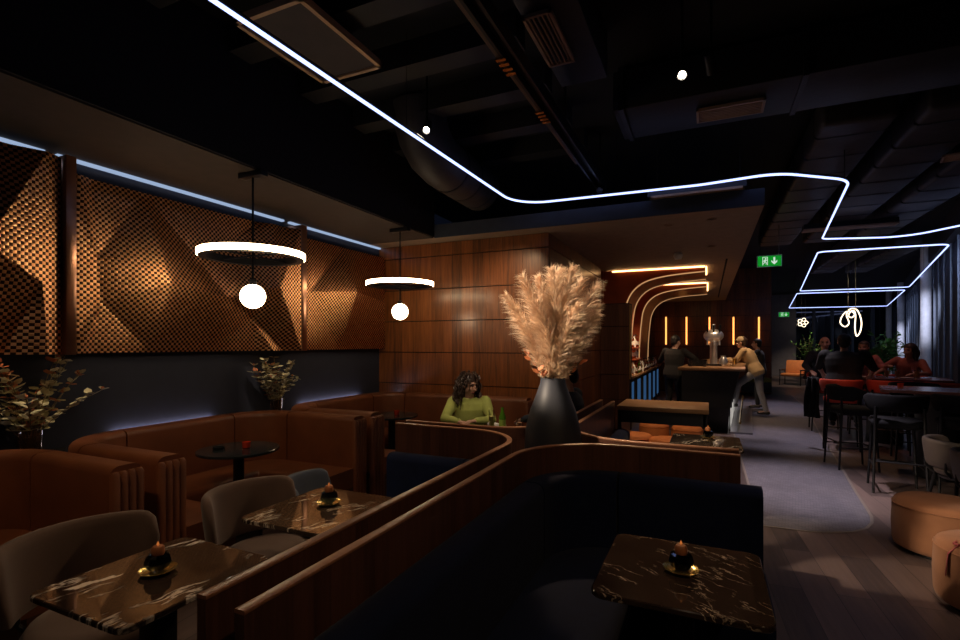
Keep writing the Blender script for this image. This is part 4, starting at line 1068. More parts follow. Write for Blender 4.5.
# exit signs
def exit_sign(loc, w, h, label, top):
    root = thing('exit_sign', label, 'sign', loc, 0, 'green exit signs')
    MB().box(-w/2-.012, w/2+.012, .002, .03, -h/2-.012, h/2+.012).build('housing', M['chrome'], root, smooth=False)
    MB().box(-w/2, w/2, -.004, .002, -h/2, h/2).build('green_panel', M['sign_green'], root, smooth=False)
    f = MB(); y0, y1 = -.007, -.004; s = h/.2
    def plate(poly):
        n = len(poly); vs = [(x*s, y0, z*s) for x, z in poly]+[(x*s, y1, z*s) for x, z in poly]
        f.add(vs, [tuple(range(n)), tuple(range(n, 2*n))[::-1]]+[(i, n+i, n+(i+1) % n, (i+1) % n) for i in range(n)])
    plate([(.065, .07), (.095, .07), (.095, -.02), (.13, .015), (.13, -.02), (.08, -.072), (.03, -.02), (.03, .015), (.065, -.02)])   # down arrow
    fr = [(-.115, -.08, -.02, -.075), (-.115, -.075, -.105, .08), (-.02, -.075, -.03, .08), (-.115, .07, -.02, .08)]
    plate([(-.12, -.08), (-.11, -.08), (-.11, .08), (-.12, .08)]); plate([(-.12, .072), (-.03, .072), (-.03, .082), (-.12, .082)]); plate([(-.04, -.08), (-.03, -.08), (-.03, .08), (-.04, .08)])
    # running figure
    c = [(-.066+.014*cos(2*pi*k/10), .047+.014*sin(2*pi*k/10)) for k in range(10)]; plate(c)
    def limb(a, b, w_):
        d = Vector((b[0]-a[0], b[1]-a[1])).normalized(); n_ = Vector((-d.y, d.x))*w_/2
        plate([(a[0]+n_.x, a[1]+n_.y), (a[0]-n_.x, a[1]-n_.y), (b[0]-n_.x, b[1]-n_.y), (b[0]+n_.x, b[1]+n_.y)])
    limb((-.07, .03), (-.08, -.012), .022); limb((-.07, .026), (-.048, .008), .010); limb((-.048, .008), (-.044, .024), .010); limb((-.074, .026), (-.098, .010), .010); limb((-.098, .010), (-.104, -.012), .010)
    limb((-.078, -.008), (-.055, -.03), .013); limb((-.055, -.03), (-.058, -.062), .012); limb((-.082, -.008), (-.092, -.04), .013); limb((-.092, -.04), (-.112, -.052), .012)
    f.build('white_symbols', M['sign_white'], root, smooth=False)
    for dx in (-w*.4, w*.4): MB().tube([(dx, .015, h/2), (dx, .015, top-loc[2]-.001)], .005, 6).build('hanger', M['black_metal'], root)
p = PY(769.5, 261, 9.55); exit_sign(tuple(p), .34, .172, 'green running man exit sign with a down arrow, hanging nearer over the aisle', ZC)
p = PY(784, 314.5, 26.5); exit_sign(tuple(p), .40, .20, 'small green exit sign hanging at the far end by the grey wall', ZC)

# ================================================================== CEILING EQUIPMENT
for k in range(7):
    yy = 1.2+k*.72
    o = struct('beam_%d' % (k+1), MB().box(-3.28, -1.25, yy, yy+.20, 3.80, ZC), plain('dark_beam_%d' % k, (.011, .0105, .013), .7), smooth=False)
ap = thing('ceiling_access_panel', 'dark square access panel with a tan frame up in the ceiling at top left', 'ceiling panel', (-2.53, 2.72, 3.72))
MB().box(-2.80, -2.26, 2.32, 3.12, 3.70, 3.73).build('panel', M['soffit'], ap, smooth=False, world=True)
f = MB()
for b in ((-2.82, -2.79, 2.30, 3.14), (-2.27, -2.24, 2.30, 3.14), (-2.82, -2.24, 2.30, 2.33), (-2.82, -2.24, 3.11, 3.14)): f.box(*b, 3.685, 3.735)
f.build('frame', M['frame_tan'], ap, smooth=False, world=True)
MB().box(-2.6, -2.45, 2.6, 2.8, 3.73, ZC-.001).build('hanger', M['black_metal'], ap, smooth=False, world=True)
dk = thing('round_duct', 'fat foil wrapped round duct bending down beside the left bulkhead', 'duct', (-2.66, 4.6, 3.6))
pts = [Vector((-2.62, 4.28, 3.99)), Vector((-2.62, 4.30, 3.84)), Vector((-2.62, 4.38, 3.70)), Vector((-2.62, 4.54, 3.59)), Vector((-2.62, 4.75, 3.55)), Vector((-2.62, 5.2, 3.54)), Vector((-2.62, 5.74, 3.54))]
MB().tube(pts, .265, 28).build('duct_shell', M['duct_foil'], dk, world=True)
for q in (4.9, 5.25, 5.6): MB().tube([(-2.62, q-.015, 3.545), (-2.62, q+.015, 3.545)], .274, 28).build('clamp_band', M['duct'], dk, world=True)
def grille(name, cx, cy, z, lx, ly, rot, label, along_x=True):
    root = thing(name, label, 'vent grille', (cx, cy, z), rot, 'ceiling vent grilles')
    f = MB(); t = .02
    f.box(-lx/2, lx/2, -ly/2, -ly/2+t, -.012, .012); f.box(-lx/2, lx/2, ly/2-t, ly/2, -.012, .012); f.box(-lx/2, -lx/2+t, -ly/2, ly/2, -.012, .012); f.box(lx/2-t, lx/2, -ly/2, ly/2, -.012, .012)
    f.build('frame', M['grille'], root, smooth=False)
    s = MB(); n = 7
    if along_x:
        for k in range(n):
            y = -ly/2+t+(ly-2*t)*(k+.5)/n; s.box(-lx/2+t, lx/2-t, y-.006, y+.006, -.006, .010)
    else:
        for k in range(5):
            x = -lx/2+t+(lx-2*t)*(k+.5)/5; s.box(x-.005, x+.005, -ly/2+t, ly/2-t, -.006, .010)
    s.build('slats', M['grille'], root, smooth=False)
    return root
xd = thing('rectangular_duct', 'wide dark rectangular duct crossing the ceiling, carrying a vent grille', 'duct', (.6, 4.75, 3.62))
MB().box(-.75, 3.4, 4.42, 5.10, 3.615, 3.95, .01).build('duct_shell', M['duct'], xd, world=True)
for q in (-.7, .65, 2.0, 3.3): MB().box(q, q+.04, 4.40, 5.12, 3.60, 3.97).build('flange', M['duct'], xd, smooth=False, world=True)
MB().box(0.5, .54, 4.7, 4.74, 3.95, ZC-.001).build('hanger', M['duct'], xd, smooth=False, world=True)
grille('vent_grille', .17, 4.765, 3.585, .52, .26, 0, 'long brown vent grille under the wide crossing duct')
x2 = thing('rectangular_duct', 'dark duct box beside the lighting track at the top of the picture', 'duct', (-.95, 3.2, 3.7))
MB().box(-1.06, -.70, 2.4, 3.9, 3.64, ZC-.001, .01).build('duct_shell', M['duct'], x2, world=True)
p1 = P(519, 24, 3.6); p2 = P(558, 66, 3.6)
grille('vent_grille', -.955, 3.22, 3.615, .19, .60, 0, 'brown slatted vent grille beside the lighting track near the top of the picture', False)
grille('vent_grille', -.12, 5.742, 3.188, .92, .07, 0, 'long thin vent grille between the LED line and the bar soffit')
MB().box(-.60, .36, 5.735, 5.775, 3.20, 3.27).build('plenum', M['duct'], bpy.data.objects['vent_grille.002'], smooth=False, world=True)
MB().tube([(-.5, 5.76, 3.27), (-.5, 5.76, ZC-.001)], .006, 6).build('hanger', M['duct'], bpy.data.objects['vent_grille.002'], world=True)
MB().tube([(.3, 5.76, 3.27), (.3, 5.76, ZC-.001)], .006, 6).build('hanger', M['duct'], bpy.data.objects['vent_grille.002'], world=True)
for k, (x, y, ln, w) in enumerate(((1.22, 8.5, 6.2, .58), (1.98, 8.5, 6.2, .58), (2.74, 8.9, 5.6, .56), (2.9, 14.6, 4.2, .55), (3.75, 15.0, 4.0, .5))):
    root = thing('foil_duct', ['wrapped duct above the aisle, leftmost of the three side by side', 'wrapped duct above the high tables, middle of the three side by side', 'wrapped duct nearest the facade, rightmost of the three side by side', 'wrapped duct above the closed LED loop, left of two', 'wrapped duct above the closed LED loop, right of two'][k], 'duct', (x, y, 3.72), 0, 'wrapped ducts at right')
    MB().box(-w/2, w/2, -ln/2, ln/2, -.16, .14, .05, 3).build('duct_shell', M['duct_foil'], root)
    for q in range(int(ln/.6)): MB().box(-w/2-.006, w/2+.006, -ln/2+.3+q*.6, -ln/2+.34+q*.6, -.167, .147, .03).build('strap_band', M['duct'], root)
    for sx in (-1, 1): MB().box(sx*(w/2-.12)-.015, sx*(w/2-.12)+.015, -.02, .02, .13, ZC-3.72-.001).build('hanger', M['duct'], root, smooth=False)
grille('vent_grille', 2.05, 9.75, 3.46, 1.25, .22, 0, 'long vent grille just behind the bend of the LED line at right')
MB().box(1.43, 2.67, 9.64, 9.86, 3.475, 3.545).build('plenum', M['duct'], bpy.data.objects['vent_grille.003'], smooth=False, world=True)
p = P(951, 157, 3.50)
grille('vent_grille', p.x+.1, p.y, 3.50, .34, .22, FR, 'small vent grille high up by the facade at the right edge')
MB().box(p.x-.02, p.x+.22, p.y-.08, p.y+.08, 3.515, 3.545).build('plenum', M['duct'], bpy.data.objects['vent_grille.004'], smooth=False, world=True)
# lighting track
tk = thing('lighting_track', 'long black lighting track and cable tray running down the ceiling to the LED line', 'lighting track', (-1.14, 3.0, 3.42))
MB().box(-1.19, -1.09, -1.5, 6.0, 3.46, 3.50).box(-1.19, -1.17, -1.5, 6.0, 3.40, 3.47).box(-1.11, -1.09, -1.5, 6.0, 3.40, 3.47).build('tray', M['black_metal'], tk, smooth=False, world=True)
MB().box(-1.22, -1.195, -1.5, 5.0, 3.41, 3.435).build('tan_conduit', plain('conduit_brown', (.10, .06, .035), .6), tk, smooth=False, world=True)
for q in (.5, 2.4, 4.3): MB().box(-1.15, -1.13, q, q+.02, 3.5, ZC-.001).build('hanger', M['black_metal'], tk, smooth=False, world=True)
for q in (2.92, 3.72):
    b = MB()
    for j in range(4): b.box(-1.225, -1.16, q+j*.06, q+j*.06+.03, 3.392, 3.405)
    b.build('bracket_clips', M['brass'], tk, smooth=False, world=True)
def spotlight(loc, aim, label, lit=True, up=None):
    root = thing('spotlight', label, 'spotlight', loc, 0, 'track spotlights')
    d = (Vector(aim)-Vector(loc)).normalized(); q = d.to_track_quat('-Z', 'Y').to_matrix().to_4x4()
    mb = MB().lathe([(.034, .085), (.036, -.05), (.030, -.05), (.028, -.03), (.0001, -.03)], 20); mb.xf(q); mb.build('lamp_head', M['black_metal'], root)
    if lit:
        l = MB().lathe([(.0001, -.036), (.024, -.036), (.024, -.033)], 16); l.xf(q); l.build('glowing_lens', M['spot_lens'], root)
    MB().tube([(0, 0, .02), (0, 0, ZC-loc[2]-.001)], .010, 8).build('drop_rod', M['black_metal'], root)
    return root
sp1 = P(682, 74, 3.45); sp2 = P(427, 128, 3.40); sp3 = P(711, 66, 3.5); sp4 = P(600, 189, 3.36)
spotlight(tuple(sp1), (.05, .2, 1.0), 'lit ceiling spotlight to the right of the crossing duct, the brightest one')
spotlight(tuple(sp2), (-1.2, 1.2, .8), 'small lit ceiling spotlight beside the LED line above the round duct')
spotlight(tuple(sp3), (.6, 6.5, 1.0), 'unlit ceiling spotlight just right of the brightest spotlight', False)
spotlight(tuple(sp4), (-.95, 3.2, 1.7), 'small spotlight at the far end of the lighting track', False)
sd = thing('smoke_detector', 'white smoke detector under the bar soffit', 'smoke detector', (-.42, 8.3, ZS))
MB().lathe([(.0001, -.10), (.05, -.095), (.065, -.06), (.07, -.03), (.05, -.001)], 24).build('detector_head', M['white'], sd)
MB().lathe([(.05, -.03), (.055, -.0005)], 24).build('base', M['white_paint'], sd)
for k, (px, py) in enumerate(((712, 219), (668, 225), (712, 246))):
    p = P(px, py, ZS-.002)
    solo('recessed_downlight', MB().lathe([(.045, 0), (.05, -.006), (.055, -.002), (.055, .0)], 20, cap=False).lathe([(.0001, -.001), (.046, -.001)], 20), M['grille'],
         ['recessed downlight in the bar soffit, nearest the front edge', 'recessed downlight in the bar soffit, left of the nearest one', 'recessed downlight in the bar soffit, behind the nearest one'][k], 'downlight', 'recessed downlights').location = (p.x, p.y, ZS)

# ================================================================== PEOPLE
def ik(a, b, l1, l2, hint):
    a, b = Vector(a), Vector(b); d = b-a; L = min(d.length, l1+l2-.004)
    dn = d.normalized(); b2 = a+dn*L
    x = (l1*l1-l2*l2+L*L)/(2*L); h = sqrt(max(0, l1*l1-x*x))
    hn = Vector(hint); hn = hn-dn*hn.dot(dn)
    hn = hn.normalized() if hn.length > 1e-5 else dn.orthogonal().normalized()
    return a+dn*x+hn*h, b2
def capsule(mb, a, b, ra, rb, n=14):
    a, b = Vector(a), Vector(b); d = (b-a); L = d.length
    if L < 1e-5: return mb.ball(a, ra, n)
    d /= L; x = d.orthogonal().normalized(); y = d.cross(x)
    rows = []
    for t in (-90, -60, -30, 0): rows.append((a+d*ra*sin(radians(t)), ra*cos(radians(t))))
    for t in (0, 30, 60, 90): rows.append((b+d*rb*sin(radians(t)), rb*cos(radians(t))))
    vs = [c+(x*cos(2*pi*j/n)+y*sin(2*pi*j/n))*max(r, 1e-4) for c, r in rows for j in range(n)]
    fs = [tuple(range(n))[::-1], tuple((len(rows)-1)*n+j for j in range(n))]
    for i in range(len(rows)-1):
        for j in range(n): fs.append((i*n+j, i*n+(j+1) % n, (i+1)*n+(j+1) % n, (i+1)*n+j))
    return mb.add(vs, fs)
def rings(mb, rws, n=20):
    """closed loft through ellipses (centre, half width vector, half depth vector)"""
    vs = []
    for c, w, d in rws:
        for j in range(n):
            t = 2*pi*j/n; u = math.copysign(abs(cos(t))**.85, cos(t)); v = math.copysign(abs(sin(t))**.85, sin(t))
            vs.append(c+w*u+d*v)
    k = len(rws)
    fs = [tuple(range(n))[::-1], tuple((k-1)*n+j for j in range(n))]
    for i in range(k-1):
        for j in range(n): fs.append((i*n+j, i*n+(j+1) % n, (i+1)*n+(j+1) % n, (i+1)*n+j))
    return mb.add(vs, fs)
def fuse(mb, name, mats, parent, vox, smooth=3, assign=None):
    me = bpy.data.meshes.new(name); me.from_pydata(mb.v, [], mb.f)
    bm = bmesh.new(); bm.from_mesh(me); bmesh.ops.recalc_face_normals(bm, faces=bm.faces); bm.to_mesh(me); bm.free()
    tmp = bpy.data.objects.new('tmp', me); COL.objects.link(tmp)
    md = tmp.modifiers.new('r', 'REMESH'); md.mode = 'VOXEL'; md.voxel_size = vox
    ms = tmp.modifiers.new('s', 'SMOOTH'); ms.iterations = smooth; ms.factor = .5
    dg = bpy.context.evaluated_depsgraph_get(); dg.update()
    res = bpy.data.meshes.new_from_object(tmp.evaluated_get(dg)); res.name = name
    bpy.data.objects.remove(tmp); bpy.data.meshes.remove(me)
    res.materials.clear()
    for m in (mats if isinstance(mats, (list, tuple)) else [mats]): res.materials.append(m)
    if assign:
        for p in res.polygons: p.material_index = assign(p.center)
    res.shade_smooth()
    o = bpy.data.objects.new(name, res); COL.objects.link(o); o.parent = parent
    return o
def person(name, label, loc, rotz, pelvis, lean, hand_l, hand_r, foot_l, foot_r, look=(0, 0), skin='skin_a', shirt='black_cloth', trousers='black_cloth', hair='hair_black',
           hairstyle='short', s=1.0, bulk=1.0, vox=.008, sleeve='long', twist=0, group=None, head_off=(0, 0, 0), elbow_l=(-1, -.3, -.6), elbow_r=(1, -.3, -.6)):
    """local frame: x to the person's right, y forward, z up"""
    root = thing(name, label, 'person', loc, rotz, group)
    pv = Vector(pelvis); up = Vector((lean[0], lean[1], 1)).normalized()
    R = Quaternion((0, 0, 1), twist).to_matrix()
    right0 = Vector((1, 0, 0)); right = (R @ right0); right = (right-up*right.dot(up)).normalized(); fwd = up.cross(right)
    chest = pv+up*.33*s; neck = pv+up*.53*s; W = bulk*s
    headc = neck+(up*.6+Vector((0, 0, 1))*.4).normalized()*.145*s+fwd*.025+Vector(head_off)
    sh = {-1: pv+up*.475*s-right*.175*W, 1: pv+up*.475*s+right*.175*W}
    hp = {-1: pv-right0*.09*s, 1: pv+right0*.09*s}
    torso = [(pv-up*.10*s, .125, .10), (pv-up*.02*s, .168, .118), (pv+up*.08*s, .160, .112), (pv+up*.18*s, .140, .100), (pv+up*.30*s, .158, .112), (pv+up*.40*s, .170, .110), (pv+up*.47*s, .150, .085), (pv+up*.515*s, .085, .062)]
    spine = [(c, right*w*W, fwd*d*W) for c, w, d in torso]
    arm = {}; legs = {}
    for sd, hand, eh in ((-1, hand_l, elbow_l), (1, hand_r, elbow_r)):
        e, w = ik(sh[sd], hand, .285*s, .255*s, eh); arm[sd] = (sh[sd], e, w)
    for sd, ft in ((-1, foot_l), (1, foot_r)):
        k, a = ik(hp[sd], ft, .43*s, .42*s, (sd*.12, 1, .15)); legs[sd] = (hp[sd], k, a)
    b = MB()
    rings(b, [(c, w*.93, d*.93) for c, w, d in spine])
    capsule(b, neck-up*.03, headc-Vector((0, 0, .05))*s, .056*s, .050*s)
    yaw, pit = look
    HR = (Quaternion((0, 0, 1), twist+yaw) @ Quaternion((1, 0, 0), pit)).to_matrix()
    hx, hy, hz = HR @ Vector((1, 0, 0)), HR @ Vector((0, 1, 0)), HR @ Vector((0, 0, 1))
    hrot = HR
    def hpnt(x, y, z): return headc+(hx*x+hy*y+hz*z)*s
    b.ball(hpnt(0, -.012, .025), .098*s, 20, (.80, .98, .98), hrot); b.ball(hpnt(0, .022, -.035), .072*s, 18, (.88, .95, 1.12), hrot); b.ball(hpnt(0, .048, -.092), .030*s, 12, (1.1, .9, .8), hrot)
    capsule(b, hpnt(0, .086, .012), hpnt(0, .108, -.028), .0095*s, .0155*s, 10); b.ball(hpnt(0, .098, -.034), .017*s, 10, (1.25, .8, .7), hrot)
    b.ball(hpnt(0, .087, -.064), .020*s, 10, (1.25, .55, .55), hrot)
    for q in (-1, 1):
        b.ball(hpnt(q*.080, -.005, -.005), .030*s, 10, (.35, .6, 1.0), hrot); b.ball(hpnt(q*.042, .066, -.022), .030*s, 10, (1, .7, .8), hrot)
        b.ball(hpnt(q*.034, .078, .036), .022*s, 10, (1.3, .5, .45), hrot)
    for sd in (-1, 1):
        S_, E, Wr = arm[sd]
        capsule(b, S_, E, .050*W, .040*s); capsule(b, E, Wr, .041*s, .027*s)
        fd = (Wr-E).normalized(); sidev = fd.cross(Vector((0, 0, 1)))
        if sidev.length < .1: sidev = right.copy()
        sidev = sidev.normalized()*sd; nv = sidev.cross(fd)*sd      # nv: back of the hand, sidev: outer side
        if nv.z < 0: nv = -nv
        pc = Wr+fd*.045*s
        rings(b, [(Wr-fd*.01*s, sidev*.026*s, nv*.020*s), (Wr+fd*.03*s, sidev*.036*s, nv*.019*s), (Wr+fd*.085*s, sidev*.041*s, nv*.016*s)], 12)
        fr_ = max(.0078*s, vox*.95)
        for q, (o_, L) in enumerate(((-.030, .070), (-.010, .080), (.010, .074), (.030, .058))):
            p0 = Wr+(fd*.080+sidev*o_)*s; d1 = (fd+sidev*o_*3-nv*.20).normalized(); p1 = p0+d1*L*.5*s; d2 = (d1-nv*.55).normalized(); p2 = p1+d2*L*.32*s; d3 = (d2-nv*.55).normalized()
            capsule(b, p0, p1, fr_*1.1, fr_, 8); capsule(b, p1, p2, fr_, fr_*.95, 8); capsule(b, p2, p2+d3*L*.26*s, fr_*.95, fr_*.85, 8)
        p0 = Wr+(fd*.028-sidev*.026)*s; d1 = (fd*.8-sidev*.75-nv*.25).normalized(); p1 = p0+d1*.040*s; d2 = (fd-sidev*.25-nv*.3).normalized()
        capsule(b, p0, p1, fr_*1.35, fr_*1.15, 8); capsule(b, p1, p1+d2*.032*s, fr_*1.15, fr_*.95, 8)
        A, K, F = legs[sd]
        capsule(b, A, K, .078*W, .052*s); capsule(b, K, F, .050*s, .034*s); capsule(b, F-Vector((0, .02, .02)), F+Vector((sd*.02, .15, -.045)), .036*s, .028*s)
    def facemat(c):
        l = HR.transposed() @ (c-headc)/s
        if l.y > .055 and abs(l.z) < .13:
            if abs(abs(l.x)-.033) < .017 and abs(l.z-.014) < .0085: return 1
            if abs(abs(l.x)-.034) < .021 and abs(l.z-.043) < .0055: return 1
            if abs(l.x) < .026 and abs(l.z+.064) < .0095: return 2
        return 0
    fuse(b, 'body', [M[skin], M['skin_dark'], M['lip']], root, vox, 3, facemat)
    c = MB(); g = .014*s
    rings(c, [(p-(up*.0), w*1.06+w.normalized()*g, d*1.06+d.normalized()*g) for p, w, d in spine[:-1]]+[(spine[-1][0]+up*.012, spine[-1][1]*.98, spine[-1][2]*.98)])
    for sd in (-1, 1):
        S_, E, Wr = arm[sd]
        capsule(c, S_, E, .060*W+g*.6, .050*s+g*.3)
        if sleeve == 'long': capsule(c, E, E.lerp(Wr, .93), .051*s+g*.3, .036*s+g*.3)
    fuse(c, 'sweater' if sleeve == 'long' else 'shirt', M[shirt], root, vox*1.3, 4)
    d_ = MB()
    rings(d_, [(pv-up*.11*s, right*.13*W, fwd*.105*W), (pv-up*.02*s, right*.178*W, fwd*.128*W), (pv+up*.09*s, right*.168*W, fwd*.118*W)])
    for sd in (-1, 1):
        A, K, F = legs[sd]
        capsule(d_, A, K, .092*W, .066*s); capsule(d_, K, F+(K-F).normalized()*.03, .065*s, .054*s)
    fuse(d_, 'trousers', M[trousers], root, vox*1.4, 4)
    for sd in (-1, 1):
        F = legs[sd][2]; f = MB()
        capsule(f, F-Vector((0, .025, .035)), F+Vector((sd*.02, .075, -.042)), .044*s, .042*s); capsule(f, F+Vector((sd*.02, .075, -.045)), F+Vector((sd*.026, .165, -.052)), .042*s, .032*s)
        fuse(f, 'shoe', M['shoe'], root, vox*1.2, 3)
    hm = MB()
    if hairstyle in ('short', 'cap', 'bun'):
        hm.ball(hpnt(0, -.022, .042), .108*s, 22, (.83, .97, .90), hrot); hm.ball(hpnt(0, -.055, -.01), .080*s, 16, (1.0, .8, 1.05), hrot)
        if hairstyle == 'bun': hm.ball(hpnt(0, -.11, .07), .045*s, 12)
        # keep hair off the face
        o = fuse(hm, 'hair', M[hair], root, vox, 2)
        bm = bmesh.new(); bm.from_mesh(o.data)
        kill = [v for v in bm.verts if (lambda l: l.y > .035 and l.z < .062 or l.y > .0 and l.z < -.01)(HR.transposed() @ (v.co-headc)/s)]
        bmesh.ops.delete(bm, geom=kill, context='VERTS'); bm.to_mesh(o.data); bm.free()
    if hairstyle == 'cap':
        cp = MB(); cp.ball(hpnt(0, -.010, .055), .107*s, 20, (.87, 1.0, .78), hrot)
        st0 = len(cp.v); cp.lathe([(.0001, 0), (.075*s, 0), (.078*s, .005), (.0001, .012)], 18)
        cp.xf(Matrix.Translation(hpnt(0, .085, .055)) @ HR.to_4x4() @ Euler((radians(-10), 0, 0)).to_matrix().to_4x4() @ Matrix.Diagonal((.95, 1.0, 1, 1)), st0)
        fuse(cp, 'cap', M['cap'], root, vox*.9, 1)
    if hairstyle in ('curly', 'long'):
        rnd = random.Random(11)
        hm.ball(hpnt(0, -.030, .045), .112*s, 20, (.92, .95, .92), hrot); hm.ball(hpnt(0, -.075, -.05), .105*s, 16, (1.1, .75, 1.2), hrot)
        if hairstyle == 'long':
            for q in (-1, 1): capsule(hm, hpnt(q*.07, -.03, .02), hpnt(q*.085, -.02, -.17), .035*s, .03*s)
        o = fuse(hm, 'hair', M[hair], root, vox, 2)
        bm = bmesh.new(); bm.from_mesh(o.data)
        kill = [v for v in bm.verts if (lambda l: l.y > .04 and l.z < .055 and abs(l.x) < .068)(HR.transposed() @ (v.co-headc)/s)]
        bmesh.ops.delete(bm, geom=kill, context='VERTS'); bm.to_mesh(o.data); bm.free()
        if hairstyle == 'curly':
            cu = MB()
            for i in range(300):
                a = rnd.uniform(0, 2*pi); z = rnd.uniform(-.16, .13)
                rad = .105+.02*rnd.random() if z > .02 else .13+.03*rnd.random()
                if z > .08: rad *= .72
                dx, dy = rad*sin(a), -.03-rad*.85*cos(a)
                if z < .085 and abs(a-pi) < radians(56): continue
                p0 = hpnt(dx*.86, dy*.86, z+.03); L = rnd.uniform(.08, .15); r0 = rnd.uniform(.010, .017); ph = rnd.uniform(0, 6)
                outv = (hx*dx+hy*(dy+.03)).normalized()
                pts = [p0+outv*(.03*t+r0*cos(ph+9*t))+hx*r0*sin(ph+9*t)*.8+hy*r0*sin(ph+9*t)*.8-Vector((0, 0, 1))*L*t*t+outv*.02*sin(pi*t) for t in [q/13 for q in range(14)]]
                cu.tube(pts, [.0065*(1-.4*q/13) for q in range(14)], 5)
            cu.build('curls', M[hair], o)
    return root

# woman in green at the booth by the walnut wall
person('person', 'woman with dark curly hair in a green sweater seated before the walnut wall', (-2.42, 5.02, 0), radians(-152), (0, -.02, .515), (0, .10), (-.05, .36, .79), (.12, .40, .79), (-.10, .46, .08), (.10, .46, .08),
       look=(radians(42), radians(-12)), skin='skin_a', shirt='green_knit', trousers='navy_cloth', hair='hair_dark', hairstyle='curly', s=.93, bulk=1.08, vox=.0055, elbow_l=(-1, -.2, -.5), elbow_r=(1, -.2, -.5))
# person in navy opposite her, seen behind the vase
person('person', 'person in dark navy clothes seated behind the tall vase, back turned', (-1.37, 5.22, 0), radians(84), (0, 0, .56), (.0, -.06), (-.20, .40, .79), (.18, .40, .79), (-.12, .46, .08), (.12, .46, .08),
       look=(radians(15), radians(-20)), skin='skin_b', shirt='navy_cloth', trousers='navy_cloth', hair='hair_black', hairstyle='short', s=1.02, bulk=1.15, vox=.008)
# bartender
person('person', 'bartender in a black shirt standing behind the bar, back to the camera', (-.66, 11.25, 0), radians(-22), (0, 0, .955), (.02, .10), (-.20, .36, 1.22), (.34, .40, 1.24), (-.13, 0, .08), (.13, .02, .08),
       look=(radians(-20), radians(-12)), skin='skin_b', shirt='black_cloth', trousers='black_cloth', hairstyle='short', s=1.02, bulk=1.10, vox=.009, sleeve='short')
# man leaning on the bar
person('person', 'man in a tan shirt, cap and grey trousers leaning on the bar', (.97, 12.45, 0), radians(72), (0, 0, .99), (0, .50), (-.16, .60, 1.245), (.16, .62, 1.245), (-.08, .42, .27), (.10, -.18, .08),
       look=(radians(4), radians(-2)), skin='skin_b', shirt='tan_shirt', trousers='grey_trouser', hairstyle='cap', s=1.04, bulk=1.05, vox=.009, hair='hair_dark', elbow_l=(-.6, -.2, -1), elbow_r=(.6, -.2, -1))
# guest in black behind him
person('person', 'guest in black standing at the bar beyond the man in the tan shirt', (1.16, 13.85, 0), radians(80), (0, 0, .94), (0, .10), (-.18, .40, 1.24), (.2, .35, 1.24), (-.1, .05, .08), (.1, -.05, .08),
       skin='skin_b', shirt='black_cloth', trousers='black_cloth', s=.97, vox=.010)
# guests at the farther high table
SE = .82
person('person', 'broad man in a black shirt seen from behind at the farther high table', (1.90, 9.30, 0), radians(-14), (0, 0, SE+.13), (0, .16), (-.30, .48, 1.105), (.32, .46, 1.105), (-.16, .32, .36), (.16, .32, .36),
       look=(0, radians(-8)), skin='skin_b', shirt='black_cloth', trousers='black_cloth', s=1.0, bulk=1.38, vox=.009, sleeve='short')
person('person', 'balding red lit guest facing the camera beyond the man in black', (1.96, 11.02, 0), radians(170), (0, 0, SE+.11), (0, .10), (-.2, .42, 1.105), (.2, .42, 1.105), (-.14, .32, .36), (.14, .32, .36),
       skin='skin_b', shirt='navy_cloth', trousers='black_cloth', hairstyle='none', s=1.0, bulk=1.1, vox=.010)
person('person', 'woman with tied hair and a pink patterned top at the farther high table', (2.52, 10.90, 0), radians(165), (0, 0, SE+.09), (0, .12), (-.18, .40, 1.105), (.05, .30, 1.32), (-.12, .30, .36), (.12, .30, .36),
       look=(radians(-15), 0), skin='skin_a', shirt='pink_top', trousers='black_cloth', hair='hair_dark', hairstyle='bun', s=.92, vox=.010, sleeve='short')
person('person', 'guest in a rose top leaning on the right end of the farther high table', (3.09, 10.76, 0), radians(150), (0, 0, SE+.07), (-.12, .22), (-.20, .42, 1.105), (.16, .40, 1.22), (-.12, .30, .36), (.12, .30, .36),
       look=(radians(-25), radians(-8)), skin='skin_a', shirt='rose_top', trousers='black_cloth', hair='hair_dark', hairstyle='long', s=.90, vox=.010, sleeve='short')

# things on the woman's table
btl = thing('green_bottle', 'green bottle with a yellow neck on the table of the woman in green', 'bottle', (-1.80, 4.47, .7405))
MB().lathe([(.0001, 0), (.033, .004), (.033, .15), (.015, .205), (.014, .245), (.0001, .246)], 18).build('bottle_glass', plain('green_bottle_glass', (.10, .30, .02), .08), btl)
MB().lathe([(.0335, .06), (.0335, .13)], 18, cap=False).build('paper_band', plain('lime_band', (.42, .62, .10), .6), btl)
glass_tall('tumbler_glass', 'pale drink glass left of the green bottle on the table of the woman in green', (-1.90, 4.44, .7405), M['glass'], .22, .030, plain('pale_drink', (.62, .55, .18), .3))
nk = MB(); st0 = 0
rnd = random.Random(2)
for i in range(6): nk.ball((rnd.uniform(-.06, .06), rnd.uniform(-.04, .04), .03+.02*rnd.random()), .05, 10, (1, .8, .6))
o = fuse(nk, 'crumpled_napkin', M['white'], None, .008, 2); tag(o, 'crumpled white napkin beside the green bottle', 'napkin'); o.location = (-1.93, 4.60, .7425)
glass_tall('tumbler_glass', 'small clear tumbler to the right of the green bottle by the tall vase', (-1.62, 4.45, .7405), M['glass'], .16, .030, plain('peach_drink', (.62, .30, .15), .3))

